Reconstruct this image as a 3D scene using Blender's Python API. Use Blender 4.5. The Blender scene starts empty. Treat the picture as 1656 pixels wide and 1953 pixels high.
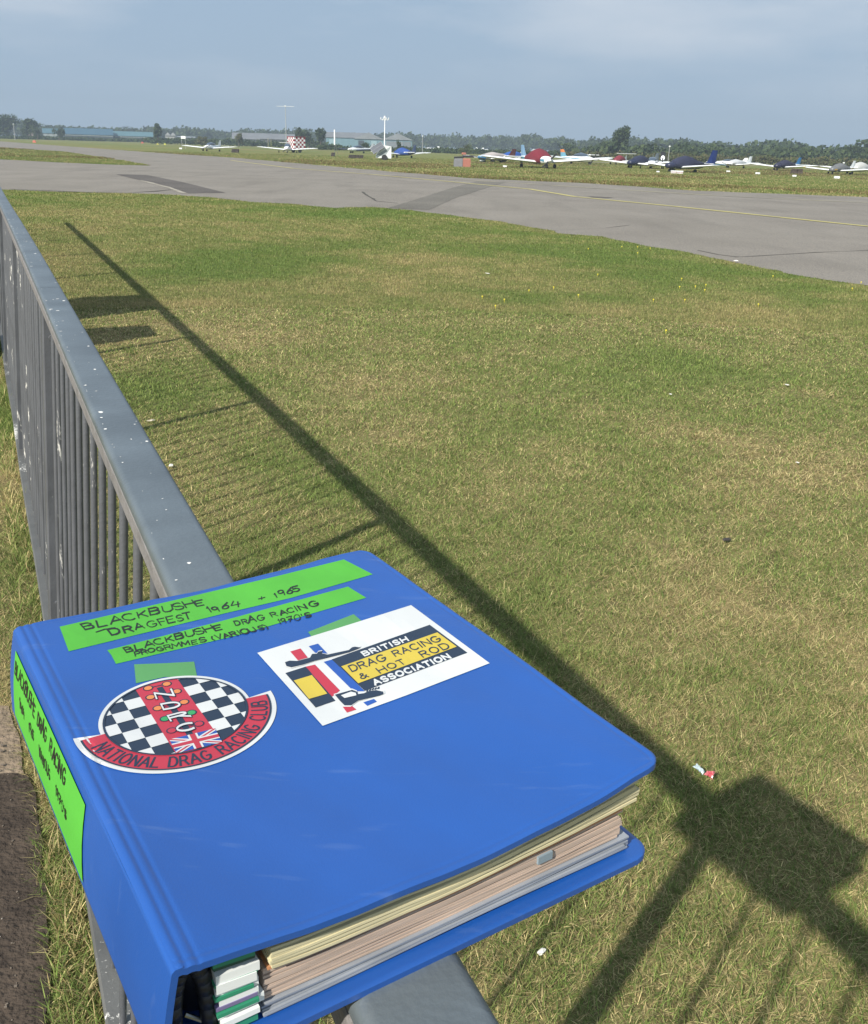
import bpy, bmesh, math, random
import numpy as np
from mathutils import Vector, Matrix
R = math.radians
rng = np.random.default_rng(7)
random.seed(11)
scn = bpy.context.scene
col = scn.collection

# ------------------------------------------------------------------ camera
F, CX, CY, ROLL, HY, H = 1842.0, 828.0, 976.5, .0285, 280.0, 1.405
TH = math.atan((CY-HY)*math.cos(ROLL)/F)
_f = np.array([0, math.cos(TH), -math.sin(TH)]); _r = np.array([1., 0, 0]); _u = np.cross(_r, _f)
c_, s_ = math.cos(ROLL), math.sin(ROLL)
IR = _r*c_+_u*s_; IU = _u*c_-_r*s_
EYE = np.array([0, 0, H])
cam = bpy.data.cameras.new('camera'); co = bpy.data.objects.new('camera', cam); col.objects.link(co)
co.matrix_world = Matrix(((IR[0], IU[0], -_f[0], 0), (IR[1], IU[1], -_f[1], 0), (IR[2], IU[2], -_f[2], H), (0, 0, 0, 1)))
cam.sensor_fit = 'VERTICAL'; cam.sensor_height = 24; cam.lens = 24*F/1953
cam.clip_start = .02; cam.clip_end = 8000
scn.camera = co

# world frame of the fence: "lat" across it, "along" down it
AZ = R(-24.756)
NV = np.array([math.cos(AZ), -math.sin(AZ), 0]); AV = np.array([math.sin(AZ), math.cos(AZ), 0])
def W(l, a, z=0.): return NV*l+AV*a+np.array([0, 0, z])
def ray(px): return IR*(px[0]-CX)/F+IU*(CY-px[1])/F+_f
def onz(px, z=0.):
    d = ray(px); return EYE+d*((z-H)/d[2])
def toLA(p): return p[0]*NV[0]+p[1]*NV[1], p[0]*AV[0]+p[1]*AV[1]

# ------------------------------------------------------------------ light
SH = 1.196*NV+.735*AV                       # shadow vector per metre of height
EL = math.atan(1/np.linalg.norm(SH))
sund = Vector((-SH[0], -SH[1], 1)).normalized()
sl = bpy.data.lights.new('sun', 'SUN'); so = bpy.data.objects.new('sun', sl); col.objects.link(so)
sl.energy = 5.0; sl.angle = R(.85); sl.color = (1, .95, .86)
so.rotation_euler = sund.to_track_quat('Z', 'Y').to_euler()
wd = bpy.data.worlds.new('World'); scn.world = wd; wd.use_nodes = True
nt = wd.node_tree; nt.nodes.clear()
out = nt.nodes.new('ShaderNodeOutputWorld'); bg = nt.nodes.new('ShaderNodeBackground')
sky = nt.nodes.new('ShaderNodeTexSky'); sky.sky_type = 'NISHITA'; sky.sun_disc = False
sky.sun_elevation = EL; sky.sun_rotation = math.atan2(sund.x, sund.y); sky.air_density = 1.0; sky.dust_density = 2.0; sky.ozone_density = 1.5
tc = nt.nodes.new('ShaderNodeTexCoord'); mp = nt.nodes.new('ShaderNodeMapping'); mp.inputs['Scale'].default_value = (1.6, 1.6, 7.0); mp.inputs['Location'].default_value = (.9, .2, .35)
nz = nt.nodes.new('ShaderNodeTexNoise'); nz.inputs['Scale'].default_value = 1.5; nz.inputs['Detail'].default_value = 7; nz.inputs['Roughness'].default_value = .52
cr = nt.nodes.new('ShaderNodeValToRGB'); cr.color_ramp.elements[0].position = .44; cr.color_ramp.elements[1].position = .66
mx = nt.nodes.new('ShaderNodeMix'); mx.data_type = 'RGBA'; mx.inputs[7].default_value = (6.0, 6.6, 7.4, 1)
veil = nt.nodes.new('ShaderNodeMix'); veil.data_type = 'RGBA'; veil.inputs[0].default_value = .93; veil.inputs[7].default_value = (3.3, 4.5, 6.0, 1)
mm = nt.nodes.new('ShaderNodeMath'); mm.operation = 'MULTIPLY'; mm.inputs[1].default_value = .8
nt.links.new(tc.outputs['Generated'], mp.inputs[0]); nt.links.new(mp.outputs[0], nz.inputs[0]); nt.links.new(nz.outputs[0], cr.inputs[0])
sx = nt.nodes.new('ShaderNodeSeparateXYZ'); nt.links.new(tc.outputs['Generated'], sx.inputs[0]); mk = nt.nodes.new('ShaderNodeMapRange'); mk.inputs[1].default_value = .015; mk.inputs[2].default_value = .10; nt.links.new(sx.outputs[2], mk.inputs[0])
m0 = nt.nodes.new('ShaderNodeMath'); m0.operation = 'MULTIPLY'; nt.links.new(cr.outputs[0], m0.inputs[0]); nt.links.new(mk.outputs[0], m0.inputs[1]); nt.links.new(m0.outputs[0], mm.inputs[0]); nt.links.new(mm.outputs[0], mx.inputs[0])
nt.links.new(sky.outputs[0], veil.inputs[6]); nt.links.new(veil.outputs[2], mx.inputs[6])
nt.links.new(mx.outputs[2], bg.inputs[0]); nt.links.new(bg.outputs[0], out.inputs[0])
bg.inputs[1].default_value = .079
scn.view_settings.view_transform = 'Standard'; scn.view_settings.look = 'None'; scn.view_settings.exposure = .5; scn.view_settings.gamma = 1
scn.cycles.max_bounces = 5; scn.cycles.volume_bounces = 0; scn.cycles.transparent_max_bounces = 6
scn.cycles.use_denoising = True

# ------------------------------------------------------------------ materials
def lin(r, g, b): return tuple(((v/255.)/12.92 if v <= 10 else ((v/255.+.055)/1.055)**2.4) for v in (r, g, b))
_M = {}
def mat(name, c, rough=.6, var=.12, scale=8., c2=None, bump=0., bscale=60., metal=0., spec=.5, coat=0., vcol=False, transl=0., stretch=None, lo=.35, hi=.65, alpha=None):
    if name in _M: return _M[name]
    m = bpy.data.materials.new(name); m.use_nodes = True; _M[name] = m
    t = m.node_tree; b = t.nodes['Principled BSDF']
    b.inputs['Roughness'].default_value = rough; b.inputs['Metallic'].default_value = metal
    b.inputs['Specular IOR Level'].default_value = spec; b.inputs['Coat Weight'].default_value = coat
    if alpha is not None: b.inputs['Alpha'].default_value = alpha
    tc = t.nodes.new('ShaderNodeTexCoord'); vec = tc.outputs['Object']
    if stretch:
        mp = t.nodes.new('ShaderNodeMapping'); mp.inputs['Scale'].default_value = stretch; t.links.new(vec, mp.inputs[0]); vec = mp.outputs[0]
    n = t.nodes.new('ShaderNodeTexNoise'); n.inputs['Scale'].default_value = scale; n.inputs['Detail'].default_value = 6; t.links.new(vec, n.inputs[0])
    r = t.nodes.new('ShaderNodeValToRGB'); r.color_ramp.elements[0].position = lo; r.color_ramp.elements[1].position = hi
    if c2 is None: a = tuple(v*(1-var) for v in c); bb = tuple(min(1, v*(1+var)) for v in c)
    else: a, bb = c, c2
    r.color_ramp.elements[0].color = (*a, 1); r.color_ramp.elements[1].color = (*bb, 1)
    t.links.new(n.outputs[0], r.inputs[0])
    if vcol:
        at = t.nodes.new('ShaderNodeAttribute'); at.attribute_name = 'Col'
        mx = t.nodes.new('ShaderNodeMix'); mx.data_type = 'RGBA'; mx.blend_type = 'MULTIPLY'; mx.inputs[0].default_value = 1
        t.links.new(at.outputs['Color'], mx.inputs[6]); t.links.new(r.outputs[0], mx.inputs[7]); t.links.new(mx.outputs[2], b.inputs['Base Color'])
    else: t.links.new(r.outputs[0], b.inputs['Base Color'])
    if bump:
        n2 = t.nodes.new('ShaderNodeTexNoise'); n2.inputs['Scale'].default_value = bscale; n2.inputs['Detail'].default_value = 4; t.links.new(vec, n2.inputs[0])
        bp = t.nodes.new('ShaderNodeBump'); bp.inputs['Strength'].default_value = bump; bp.inputs['Distance'].default_value = .01
        t.links.new(n2.outputs[0], bp.inputs['Height']); t.links.new(bp.outputs[0], b.inputs['Normal'])
    if transl:
        o = t.nodes['Material Output']; tr = t.nodes.new('ShaderNodeBsdfTranslucent'); ms = t.nodes.new('ShaderNodeMixShader'); ms.inputs[0].default_value = transl
        src = b.inputs['Base Color'].links[0].from_socket
        t.links.new(src, tr.inputs[0]); t.links.new(b.outputs[0], ms.inputs[1]); t.links.new(tr.outputs[0], ms.inputs[2]); t.links.new(ms.outputs[0], o.inputs[0])
    return m
def flat(name, rgb, rough=.6, **k): return mat(name, tuple(v*.62 for v in lin(*rgb)), rough, var=k.pop('var', .06), **k)

# ------------------------------------------------------------------ mesh builder
class MB:
    def __init__(s): s.v = []; s.f = []; s.m = []
    def face(s, pts, mi=0):
        i = len(s.v); s.v += [tuple(map(float, p)) for p in pts]; s.f.append(tuple(range(i, i+len(pts)))); s.m.append(mi)
    def raw(s, vs, fs, mi=0):
        i = len(s.v); s.v += [tuple(map(float, p)) for p in vs]; s.f += [tuple(i+q for q in f) for f in fs]; s.m += [mi]*len(fs)
    def box(s, c, d, mi=0, M=None, bev=0.):
        x, y, z = [q/2 for q in d]
        if bev <= 0: vs = [(a*x, b*y, e*z) for a in (-1, 1) for b in (-1, 1) for e in (-1, 1)]; fs = [(0, 1, 3, 2), (4, 6, 7, 5), (0, 4, 5, 1), (2, 3, 7, 6), (0, 2, 6, 4), (1, 5, 7, 3)]
        else:
            bm = bmesh.new(); bmesh.ops.create_cube(bm, size=1); bmesh.ops.scale(bm, vec=d, verts=bm.verts)
            bmesh.ops.bevel(bm, geom=bm.edges[:], offset=bev, segments=2, affect='EDGES', profile=.5); bm.verts.index_update()
            vs = [tuple(v.co) for v in bm.verts]; fs = [tuple(v.index for v in f.verts) for f in bm.faces]; bm.free()
        vs = [Vector(v) for v in vs]
        if M is not None: vs = [M @ v for v in vs]
        s.raw([v+Vector(c) for v in vs], fs, mi)
    def rings(s, rs, mi=0, cap=True):
        n = len(rs[0]); vs = [p for r in rs for p in r]; fs = []
        for i in range(len(rs)-1):
            for j in range(n): k = (j+1) % n; fs.append((i*n+j, i*n+k, (i+1)*n+k, (i+1)*n+j))
        if cap: fs += [tuple(range(n))[::-1], tuple(range((len(rs)-1)*n, len(rs)*n))]
        s.raw(vs, fs, mi)
    def tube(s, a, b, r0, r1=None, n=10, mi=0):
        a, b = Vector(a), Vector(b); r1 = r0 if r1 is None else r1; d = (b-a).normalized(); q = d.orthogonal().normalized(); w = d.cross(q)
        s.rings([[p+(q*math.cos(t)+w*math.sin(t))*r for t in [2*math.pi*k/n for k in range(n)]] for p, r in ((a, r0), (b, r1))], mi)
    def build(s, name, mats, parent=None, smooth=False, loc=None):
        me = bpy.data.meshes.new(name); me.from_pydata(s.v, [], s.f)
        for m in (mats if isinstance(mats, (list, tuple)) else [mats]): me.materials.append(m)
        me.polygons.foreach_set('material_index', s.m)
        if smooth: me.polygons.foreach_set('use_smooth', [True]*len(s.f))
        me.update(); o = bpy.data.objects.new(name, me); col.objects.link(o)
        if parent: o.parent = parent
        if loc is not None: o.location = loc
        return o
def tag(o, label=None, cat=None, group=None, kind=None):
    if label: o['label'] = label
    if cat: o['category'] = cat
    if group: o['group'] = group
    if kind: o['kind'] = kind
    return o
def empty(name, loc, rz=0.):
    o = bpy.data.objects.new(name, None); o.empty_display_size = .2; col.objects.link(o); o.location = tuple(map(float, loc)); o.rotation_euler = (0, 0, rz); return o
def smooth_angle(o, deg=40):
    me = o.data; me.polygons.foreach_set('use_smooth', [True]*len(me.polygons))
    bm = bmesh.new(); bm.from_mesh(me); bmesh.ops.remove_doubles(bm, verts=bm.verts, dist=1e-6); bmesh.ops.recalc_face_normals(bm, faces=bm.faces)
    for e in bm.edges:
        if len(e.link_faces) == 2 and e.calc_face_angle(0) > R(deg): e.smooth = False
    bm.to_mesh(me); bm.free(); return o

# ------------------------------------------------------------------ value noise
def vnoise(x, y, seed, s):
    x = np.asarray(x, float)/s+seed*17.3; y = np.asarray(y, float)/s+seed*9.7
    xi = np.floor(x).astype(np.int64); yi = np.floor(y).astype(np.int64); fx = x-xi; fy = y-yi; fx = fx*fx*(3-2*fx); fy = fy*fy*(3-2*fy)
    def h(a, b):
        n = (a*374761393+b*668265263+seed*362437) & 0x7fffffff; n = ((n ^ (n >> 13))*1274126177) & 0x7fffffff; return ((n ^ (n >> 16)) & 0xffff)/65535.
    return (h(xi, yi)*(1-fx)+h(xi+1, yi)*fx)*(1-fy)+(h(xi, yi+1)*(1-fx)+h(xi+1, yi+1)*fx)*fy
def fbm(x, y, seed, s, o=4):
    r = 0; a = .5
    for k in range(o): r = r+a*vnoise(x, y, seed+k, s/2**k); a *= .5
    return r/(1-.5**o)

# taxiway outline (photographed edge points carried to the ground plane)
near_px = [(-600, 352), (-200, 357), (0, 361.5), (100, 366), (200, 367.5), (300, 370.5), (400, 377), (480, 386), (560, 389.5), (640, 397.5), (700, 395), (780, 401), (850, 410), (960, 424), (1070, 446), (1150, 452), (1240, 470), (1300, 482), (1400, 502), (1500, 520), (1656, 545), (1900, 583), (2400, 650)]
far_px = [(-900, 245.5), (0, 269.5), (100, 277), (203, 284.5), (338, 294), (450, 301), (560, 311), (743, 327), (912, 341), (1100, 348.5), (1333, 364), (1656, 376), (1900, 386), (2600, 420)]
near_e = [onz(p)[:2] for p in near_px]; far_e = [onz(p)[:2] for p in far_px]
isl_px = [(-700, 290), (0, 304), (130, 311), (210, 314), (285, 316), (272, 312.5), (200, 300.5), (120, 289), (0, 281.5), (-500, 264)]
isl = np.array([onz(p)[:2] for p in isl_px])
def resamp(P, step):
    out = [P[0]]
    for a, b in zip(P[:-1], P[1:]):
        n = max(1, int(np.hypot(*(b-a))/step)); n = min(n, 80)
        for k in range(1, n+1): out.append(a+(b-a)*k/n)
    return np.array(out)
def jag(P, amp, seed):
    n1 = np.array([[fbm(p[0], p[1], seed, .9)-.5, fbm(p[0], p[1], seed+9, .9)-.5] for p in P]); return P+n1*amp*2
near_j = jag(resamp(near_e, .25), .22, 3); far_j = jag(resamp(far_e, .8), .5, 5)
tar = np.vstack([near_j, far_j[::-1]])
def inside(x, y, P):
    r = np.zeros(np.shape(x), bool); n = len(P); j = n-1
    for i in range(n):
        a, b = P[i], P[j]
        if a[1] != b[1]: r ^= ((a[1] > y) != (b[1] > y)) & (x < (b[0]-a[0])*(y-a[1])/(b[1]-a[1])+a[0])
        j = i
    return r
isl_j = jag(resamp(np.vstack([isl, isl[:1]]), .8)[:-1], .35, 6)

# how green (1) or straw-dry (0) the turf is
GP = [((700, 402), 3.2, .55), ((540, 480), 1.6, .38), ((420, 500), 1.3, .55), ((350, 520), 1.0, .4), ((1150, 470), 2.2, .4), ((1350, 520), 1.6, .35), ((1000, 500), 1.8, .25), ((230, 760), .8, .4), ((330, 720), .7, .25), ((620, 900), .35, .2), ((1000, 560), 1.2, .2),
      ((1350, 620), .9, -.18), ((780, 720), .6, -.15), ((1420, 850), .5, -.3), ((1100, 830), .5, -.15), ((900, 950), .3, -.2), ((740, 510), 1.4, -.3), ((520, 640), .7, -.2), ((250, 440), 1.5, -.1), ((1500, 1200), .35, -.2)]
GP = [(onz(p)[:2], s, a) for p, s, a in GP]
def green(x, y):
    g = .47+.75*(fbm(x, y, 21, 1.6)-.5)+.75*(fbm(x, y, 31, .35, 3)-.5)+.3*(fbm(x, y, 41, 6.)-.5)
    for c, s, a in GP: g = g+.7*a*np.exp(-((x-c[0])**2+(y-c[1])**2)/(s*s))
    d = np.hypot(x, y); g = g+.10*np.clip((d-6)/15, 0, 1)
    return np.clip(g, 0, 1)
GREEN = np.array([.088, .148, .028]); STRAW = np.array([.33, .255, .115]); SOIL = np.array([.13, .10, .062])

# ------------------------------------------------------------------ ground
def ground():
    rs = np.concatenate([np.arange(.2, 6, .12), 6*1.045**np.arange(0, 120)]); rs = rs[rs < 1150]; rs = np.append(rs, 1200)
    na = 360; th = np.linspace(0, 2*np.pi, na, endpoint=False)
    X = np.outer(rs, np.cos(th)); Y = np.outer(rs, np.sin(th)); V = np.c_[X.ravel(), Y.ravel(), np.zeros(X.size)]
    V = np.vstack([V, [0, 0, 0]]); fs = []
    i, j = np.meshgrid(np.arange(len(rs)-1), np.arange(na), indexing='ij'); k = (j+1) % na
    Q = np.stack([i*na+j, (i+1)*na+j, (i+1)*na+k, i*na+k], -1).reshape(-1, 4)
    fs = [tuple(q) for q in Q.tolist()]+[(len(V)-1, j, (j+1) % na) for j in range(na)]
    me = bpy.data.meshes.new('ground'); me.from_pydata(V.tolist(), [], fs)
    g = green(V[:, 0], V[:, 1]); d = np.hypot(V[:, 0], V[:, 1]); nearw = np.clip(1-(d-6)/24, 0, 1)
    c = (GREEN*g[:, None]*.95+STRAW*(1-g)[:, None]*.72)*1.08
    c = c*(1-nearw[:, None]*.45)+SOIL*nearw[:, None]*.42
    att = me.color_attributes.new('Col', 'FLOAT_COLOR', 'POINT'); att.data.foreach_set('color', np.c_[c, np.ones(len(c))].ravel())
    m = mat('turf_soil', (.72, .72, .72), 1., c2=(1.3, 1.3, 1.25), scale=9, vcol=True, bump=.8, bscale=45, spec=.1)
    # far bands of rough brown grass
    t = m.node_tree; b = t.nodes['Principled BSDF']; src = b.inputs['Base Color'].links[0].from_socket
    tc = t.nodes.new('ShaderNodeTexCoord'); n = t.nodes.new('ShaderNodeTexNoise'); n.inputs['Scale'].default_value = .22; n.inputs['Detail'].default_value = 8; n.inputs['Roughness'].default_value = .7
    cr = t.nodes.new('ShaderNodeValToRGB'); cr.color_ramp.elements[0].position = .5; cr.color_ramp.elements[1].position = .68
    mx = t.nodes.new('ShaderNodeMix'); mx.data_type = 'RGBA'; mx.inputs[7].default_value = (.16, .11, .05, 1)
    ma = t.nodes.new('ShaderNodeMath'); ma.operation = 'MULTIPLY'; at2 = t.nodes.new('ShaderNodeVectorMath'); at2.operation = 'LENGTH'
    mr = t.nodes.new('ShaderNodeMapRange'); mr.inputs[1].default_value = 30; mr.inputs[2].default_value = 50; mr.inputs[4].default_value = .6
    t.links.new(tc.outputs['Object'], n.inputs[0]); t.links.new(n.outputs[0], cr.inputs[0]); t.links.new(tc.outputs['Object'], at2.inputs[0]); t.links.new(at2.outputs['Value'], mr.inputs[0])
    t.links.new(cr.outputs[0], ma.inputs[0]); t.links.new(mr.outputs[0], ma.inputs[1]); t.links.new(ma.outputs[0], mx.inputs[0]); t.links.new(src, mx.inputs[6]); t.links.new(mx.outputs[2], b.inputs['Base Color'])
    me.materials.append(m); o = bpy.data.objects.new('ground', me); col.objects.link(o); tag(o, kind='structure')
ground()

def sheet(name, P, z, m, kind='structure', hole=None):
    bm = bmesh.new()
    def loop(Q): 
        vs = [bm.verts.new((float(p[0]), float(p[1]), z)) for p in Q]; return [bm.edges.new((vs[i], vs[(i+1) % len(vs)])) for i in range(len(vs))]
    es = loop(P)
    if hole is not None: es += loop(hole)
    bmesh.ops.triangle_fill(bm, use_beauty=True, use_dissolve=False, edges=es, normal=(0, 0, 1))
    for f in bm.faces:
        if f.normal.z < 0: f.normal_flip()
    me = bpy.data.meshes.new(name); bm.to_mesh(me); bm.free(); me.materials.append(m)
    o = bpy.data.objects.new(name, me); col.objects.link(o); tag(o, kind=kind); return o
def tarmac(name, c, c2, crack=True):
    m = mat(name, c, .92, c2=c2, scale=.35, bump=.35, bscale=90, spec=.25)
    t = m.node_tree; b = t.nodes['Principled BSDF']; src = b.inputs['Base Color'].links[0].from_socket
    tc = t.nodes.new('ShaderNodeTexCoord')
    def mul(src, sc, lo, hi, a, bcol, det=6, vor=False, stretch=None):
        vec = tc.outputs['Object']
        if stretch: mp = t.nodes.new('ShaderNodeMapping'); mp.inputs['Rotation'].default_value = (0, 0, stretch[1]); mp.inputs['Scale'].default_value = stretch[0]; t.links.new(vec, mp.inputs[0]); vec = mp.outputs[0]
        if vor:
            n = t.nodes.new('ShaderNodeTexVoronoi'); n.feature = 'DISTANCE_TO_EDGE'; n.inputs['Scale'].default_value = sc
            w = t.nodes.new('ShaderNodeTexNoise'); w.inputs['Scale'].default_value = 1.3; w.inputs['Detail'].default_value = 5; t.links.new(vec, w.inputs[0])
            ad = t.nodes.new('ShaderNodeMix'); ad.data_type = 'RGBA'; ad.blend_type = 'ADD'; ad.inputs[0].default_value = .6; t.links.new(vec, ad.inputs[6]); t.links.new(w.outputs['Color'], ad.inputs[7]); t.links.new(ad.outputs[2], n.inputs[0])
        else: n = t.nodes.new('ShaderNodeTexNoise'); n.inputs['Scale'].default_value = sc; n.inputs['Detail'].default_value = det; t.links.new(vec, n.inputs[0])
        r = t.nodes.new('ShaderNodeValToRGB'); r.color_ramp.elements[0].position = lo; r.color_ramp.elements[1].position = hi; r.color_ramp.elements[0].color = (*a, 1); r.color_ramp.elements[1].color = (*bcol, 1)
        mx = t.nodes.new('ShaderNodeMix'); mx.data_type = 'RGBA'; mx.blend_type = 'MULTIPLY'; mx.inputs[0].default_value = 1
        t.links.new(n.outputs[0], r.inputs[0]); t.links.new(src, mx.inputs[6]); t.links.new(r.outputs[0], mx.inputs[7]); return mx.outputs[2]
    src = mul(src, 55, .4, .62, (.72, .72, .74), (1.25, 1.22, 1.15), det=3)
    src = mul(src, 1.1, .36, .5, (.90, .90, .90), (1, 1, 1), stretch=((1, .18, 1), R(20)))
    src = mul(src, 3.2, .62, .72, (1, 1, 1), (.88, .87, .86))
    if False: src = mul(src, .07, .0, .003, (.72, .7, .66), (1, 1, 1), vor=True)
    t.links.new(src, b.inputs['Base Color']); return m
T1 = tarmac('tarmac', (.200, .182, .158), (.235, .215, .188))
sheet('taxiway', tar, .004, T1, hole=isl_j if False else None)
# grass island between the two taxiways
me_is = sheet('grass_verge', isl_j, .010, mat('verge_turf', (.095, .14, .03), 1., c2=(.19, .18, .065), scale=.25, spec=.1, bump=.5, bscale=20))
T2 = tarmac('tarmac_patch', (.095, .085, .078), (.12, .108, .098), crack=False)
T3 = tarmac('tarmac_repair', (.14, .13, .112), (.17, .158, .136), crack=False)
def pxpoly(P): return [onz(p)[:2] for p in P]
p1 = resamp(np.array(pxpoly([(220, 332.5), (280, 334), (350, 348), (430, 368), (360, 369.5), (325, 359), (270, 345), (220, 332.5)])), .4)[:-1]
sheet('tarmac_patch', p1, .009, T2)
p2 = resamp(np.array(pxpoly([(742, 397), (800, 378.5), (858, 360), (908, 346.5), (966, 347.5), (918, 362), (868, 378), (818, 401), (742, 397)])), .3)[:-1]
sheet('tarmac_repair', jag(p2, .03, 8), .009, T3)
p3 = resamp(np.array(pxpoly([(1122, 374.5), (1170, 377), (1160, 378.5), (1130, 377), (1122, 374.5)])), .2)[:-1]
sheet('tarmac_stain', p3, .009, T2)
# joint line of pale mortar + dark cracks
def strip(name, pts, w, z, m, jit=0., seed=1):
    P = resamp(np.array(pxpoly(pts)), .5); mb = MB(); L = []
    for i, p in enumerate(P):
        d = P[min(i+1, len(P)-1)]-P[max(i-1, 0)]; d = d/np.hypot(*d); n = np.array([-d[1], d[0]])
        ww = w*(1+jit*(vnoise(p[0]*3, p[1]*3, seed, 1.)-.5)*2); off = n*jit*w*1.2*(fbm(p[0], p[1], seed+3, 1.2)-.5)*2
        L.append((p+off+n*ww/2, p+off-n*ww/2))
    for a, b in zip(L[:-1], L[1:]): mb.face([(*a[0], z), (*b[0], z), (*b[1], z), (*a[1], z)])
    o = mb.build(name, m); tag(o, kind='structure'); return o
YEL = mat('worn_yellow_paint', (.50, .44, .14), .8, c2=(.34, .30, .13), scale=2.5, lo=.45, hi=.75, bump=.2)
YEL2 = mat('faded_yellow_paint', (.42, .38, .22), .85, c2=(.24, .22, .17), scale=.5, lo=.45, hi=.6)
CRK = mat('crack_filler', (.05, .045, .035), 1., var=.3)
MOR = mat('pale_joint', (.33, .3, .24), .9, var=.3, scale=3)
strip('taxiway_line', [(440, 306), (560, 321.5), (715, 333.5), (850, 346), (1010, 361), (1096, 375.5), (1280, 393.5), (1530, 419.5), (1656, 432.5), (1900, 458)][0:], .20, .0135, YEL, .12)
strip('taxiway_line', [(800, 338), (1000, 350.5), (1160, 361), (1400, 375.5), (1480, 379.5), (1656, 387), (1900, 397)], .18, .0135, YEL2, .2, 4)
strip('tarmac_joint', [(270, 345), (300, 352), (325, 359), (345, 367), (352, 369)], .12, .013, MOR, .5, 5)
strip('tarmac_crack', [(20, 361.5), (110, 365), (180, 368.5), (250, 368), (300, 365.5), (330, 362)], .09, .0135, CRK, .8, 6)
strip('tarmac_crack', [(1400, 491), (1440, 489), (1500, 485.5), (1560, 482), (1656, 478.5), (1750, 475)], .022, .0085, CRK, 1., 7)
strip('tarmac_crack', [(1330, 478), (1370, 486), (1410, 491)], .03, .0085, CRK, 1., 8)
strip('tarmac_crack', [(690, 366), (720, 384), (760, 388)], .08, .0085, CRK, .9, 9)
strip('tarmac_crack', [(990, 442), (1060, 440), (1150, 436), (1200, 430)], .02, .0085, CRK, 1., 10)
strip('runway_strip', [(1090, 308.6), (1300, 312.6), (1500, 316.6), (1800, 323)], 2.2, .006, MOR, .1, 11)
strip('runway_strip', [(20, 262.4), (100, 264.0)], 9, .006, MOR, .1, 12)
strip('gravel_strip', [(355, 290.2), (400, 291.8), (440, 293), (475, 296.5), (560, 298), (640, 299)], 1.2, .0065, mat('worn_turf', (.20, .18, .11), 1., var=.3, scale=.5), .5, 13)

# dirt path beside the fence
dm = mat('dry_dirt', (.26, .20, .145), 1., c2=(.19, .15, .105), scale=14, bump=1., bscale=70, spec=.1)
t = dm.node_tree; b = t.nodes['Principled BSDF']; src = b.inputs['Base Color'].links[0].from_socket
def L2(l, a): return W(l, a)[:2]
edge = [(-.085, .3), (-.08, .9), (-.072, 1.3), (-.062, 1.6), (-.058, 1.85), (-.062, 2.1), (-.07, 2.3), (-.10, 2.45), (-.3, 2.6), (-.9, 2.75), (-1.6, 2.6), (-1.6, .3)]
dp = resamp(np.array([L2(*e) for e in edge+edge[:1]]), .03)[:-1]
dp = dp+np.array([[fbm(p[0], p[1], 51, .12)-.5, fbm(p[0], p[1], 52, .12)-.5] for p in dp])*.05
sheet('dirt_path', dp, .004, dm)
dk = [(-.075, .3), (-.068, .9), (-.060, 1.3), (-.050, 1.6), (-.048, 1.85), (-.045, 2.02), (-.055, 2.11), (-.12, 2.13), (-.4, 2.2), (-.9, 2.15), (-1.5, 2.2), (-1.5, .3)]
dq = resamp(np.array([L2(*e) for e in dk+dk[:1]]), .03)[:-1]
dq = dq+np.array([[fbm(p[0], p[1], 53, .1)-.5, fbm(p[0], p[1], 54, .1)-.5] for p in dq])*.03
sheet('dark_soil', dq, .008, mat('dark_soil', (.078, .060, .046), 1., c2=(.050, .039, .031), scale=16, bump=1., bscale=80, spec=.15))  # darker soil sheet laid over the near part of the path
mb = MB()
for k in range(600):                                    # small stones and crumbs on the path
    l = -.09-rng.random()*.5; a = .8+rng.random()*1.7; s = .0012+.0022*rng.random()**3; c = W(l, a, .009)
    mb.box(c, (s*2, s*1.6, s), int(rng.random() < .15), Matrix.Rotation(rng.random()*6, 3, 'Z'), 0)
tag(mb.build('path_grit', [mat('grit', (.16, .13, .1), 1., var=.3), mat('pale_grit', (.4, .36, .3), 1., var=.2)]), 'small grit and crumbs scattered on the dark dirt path', 'grit', kind='stuff')

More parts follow.
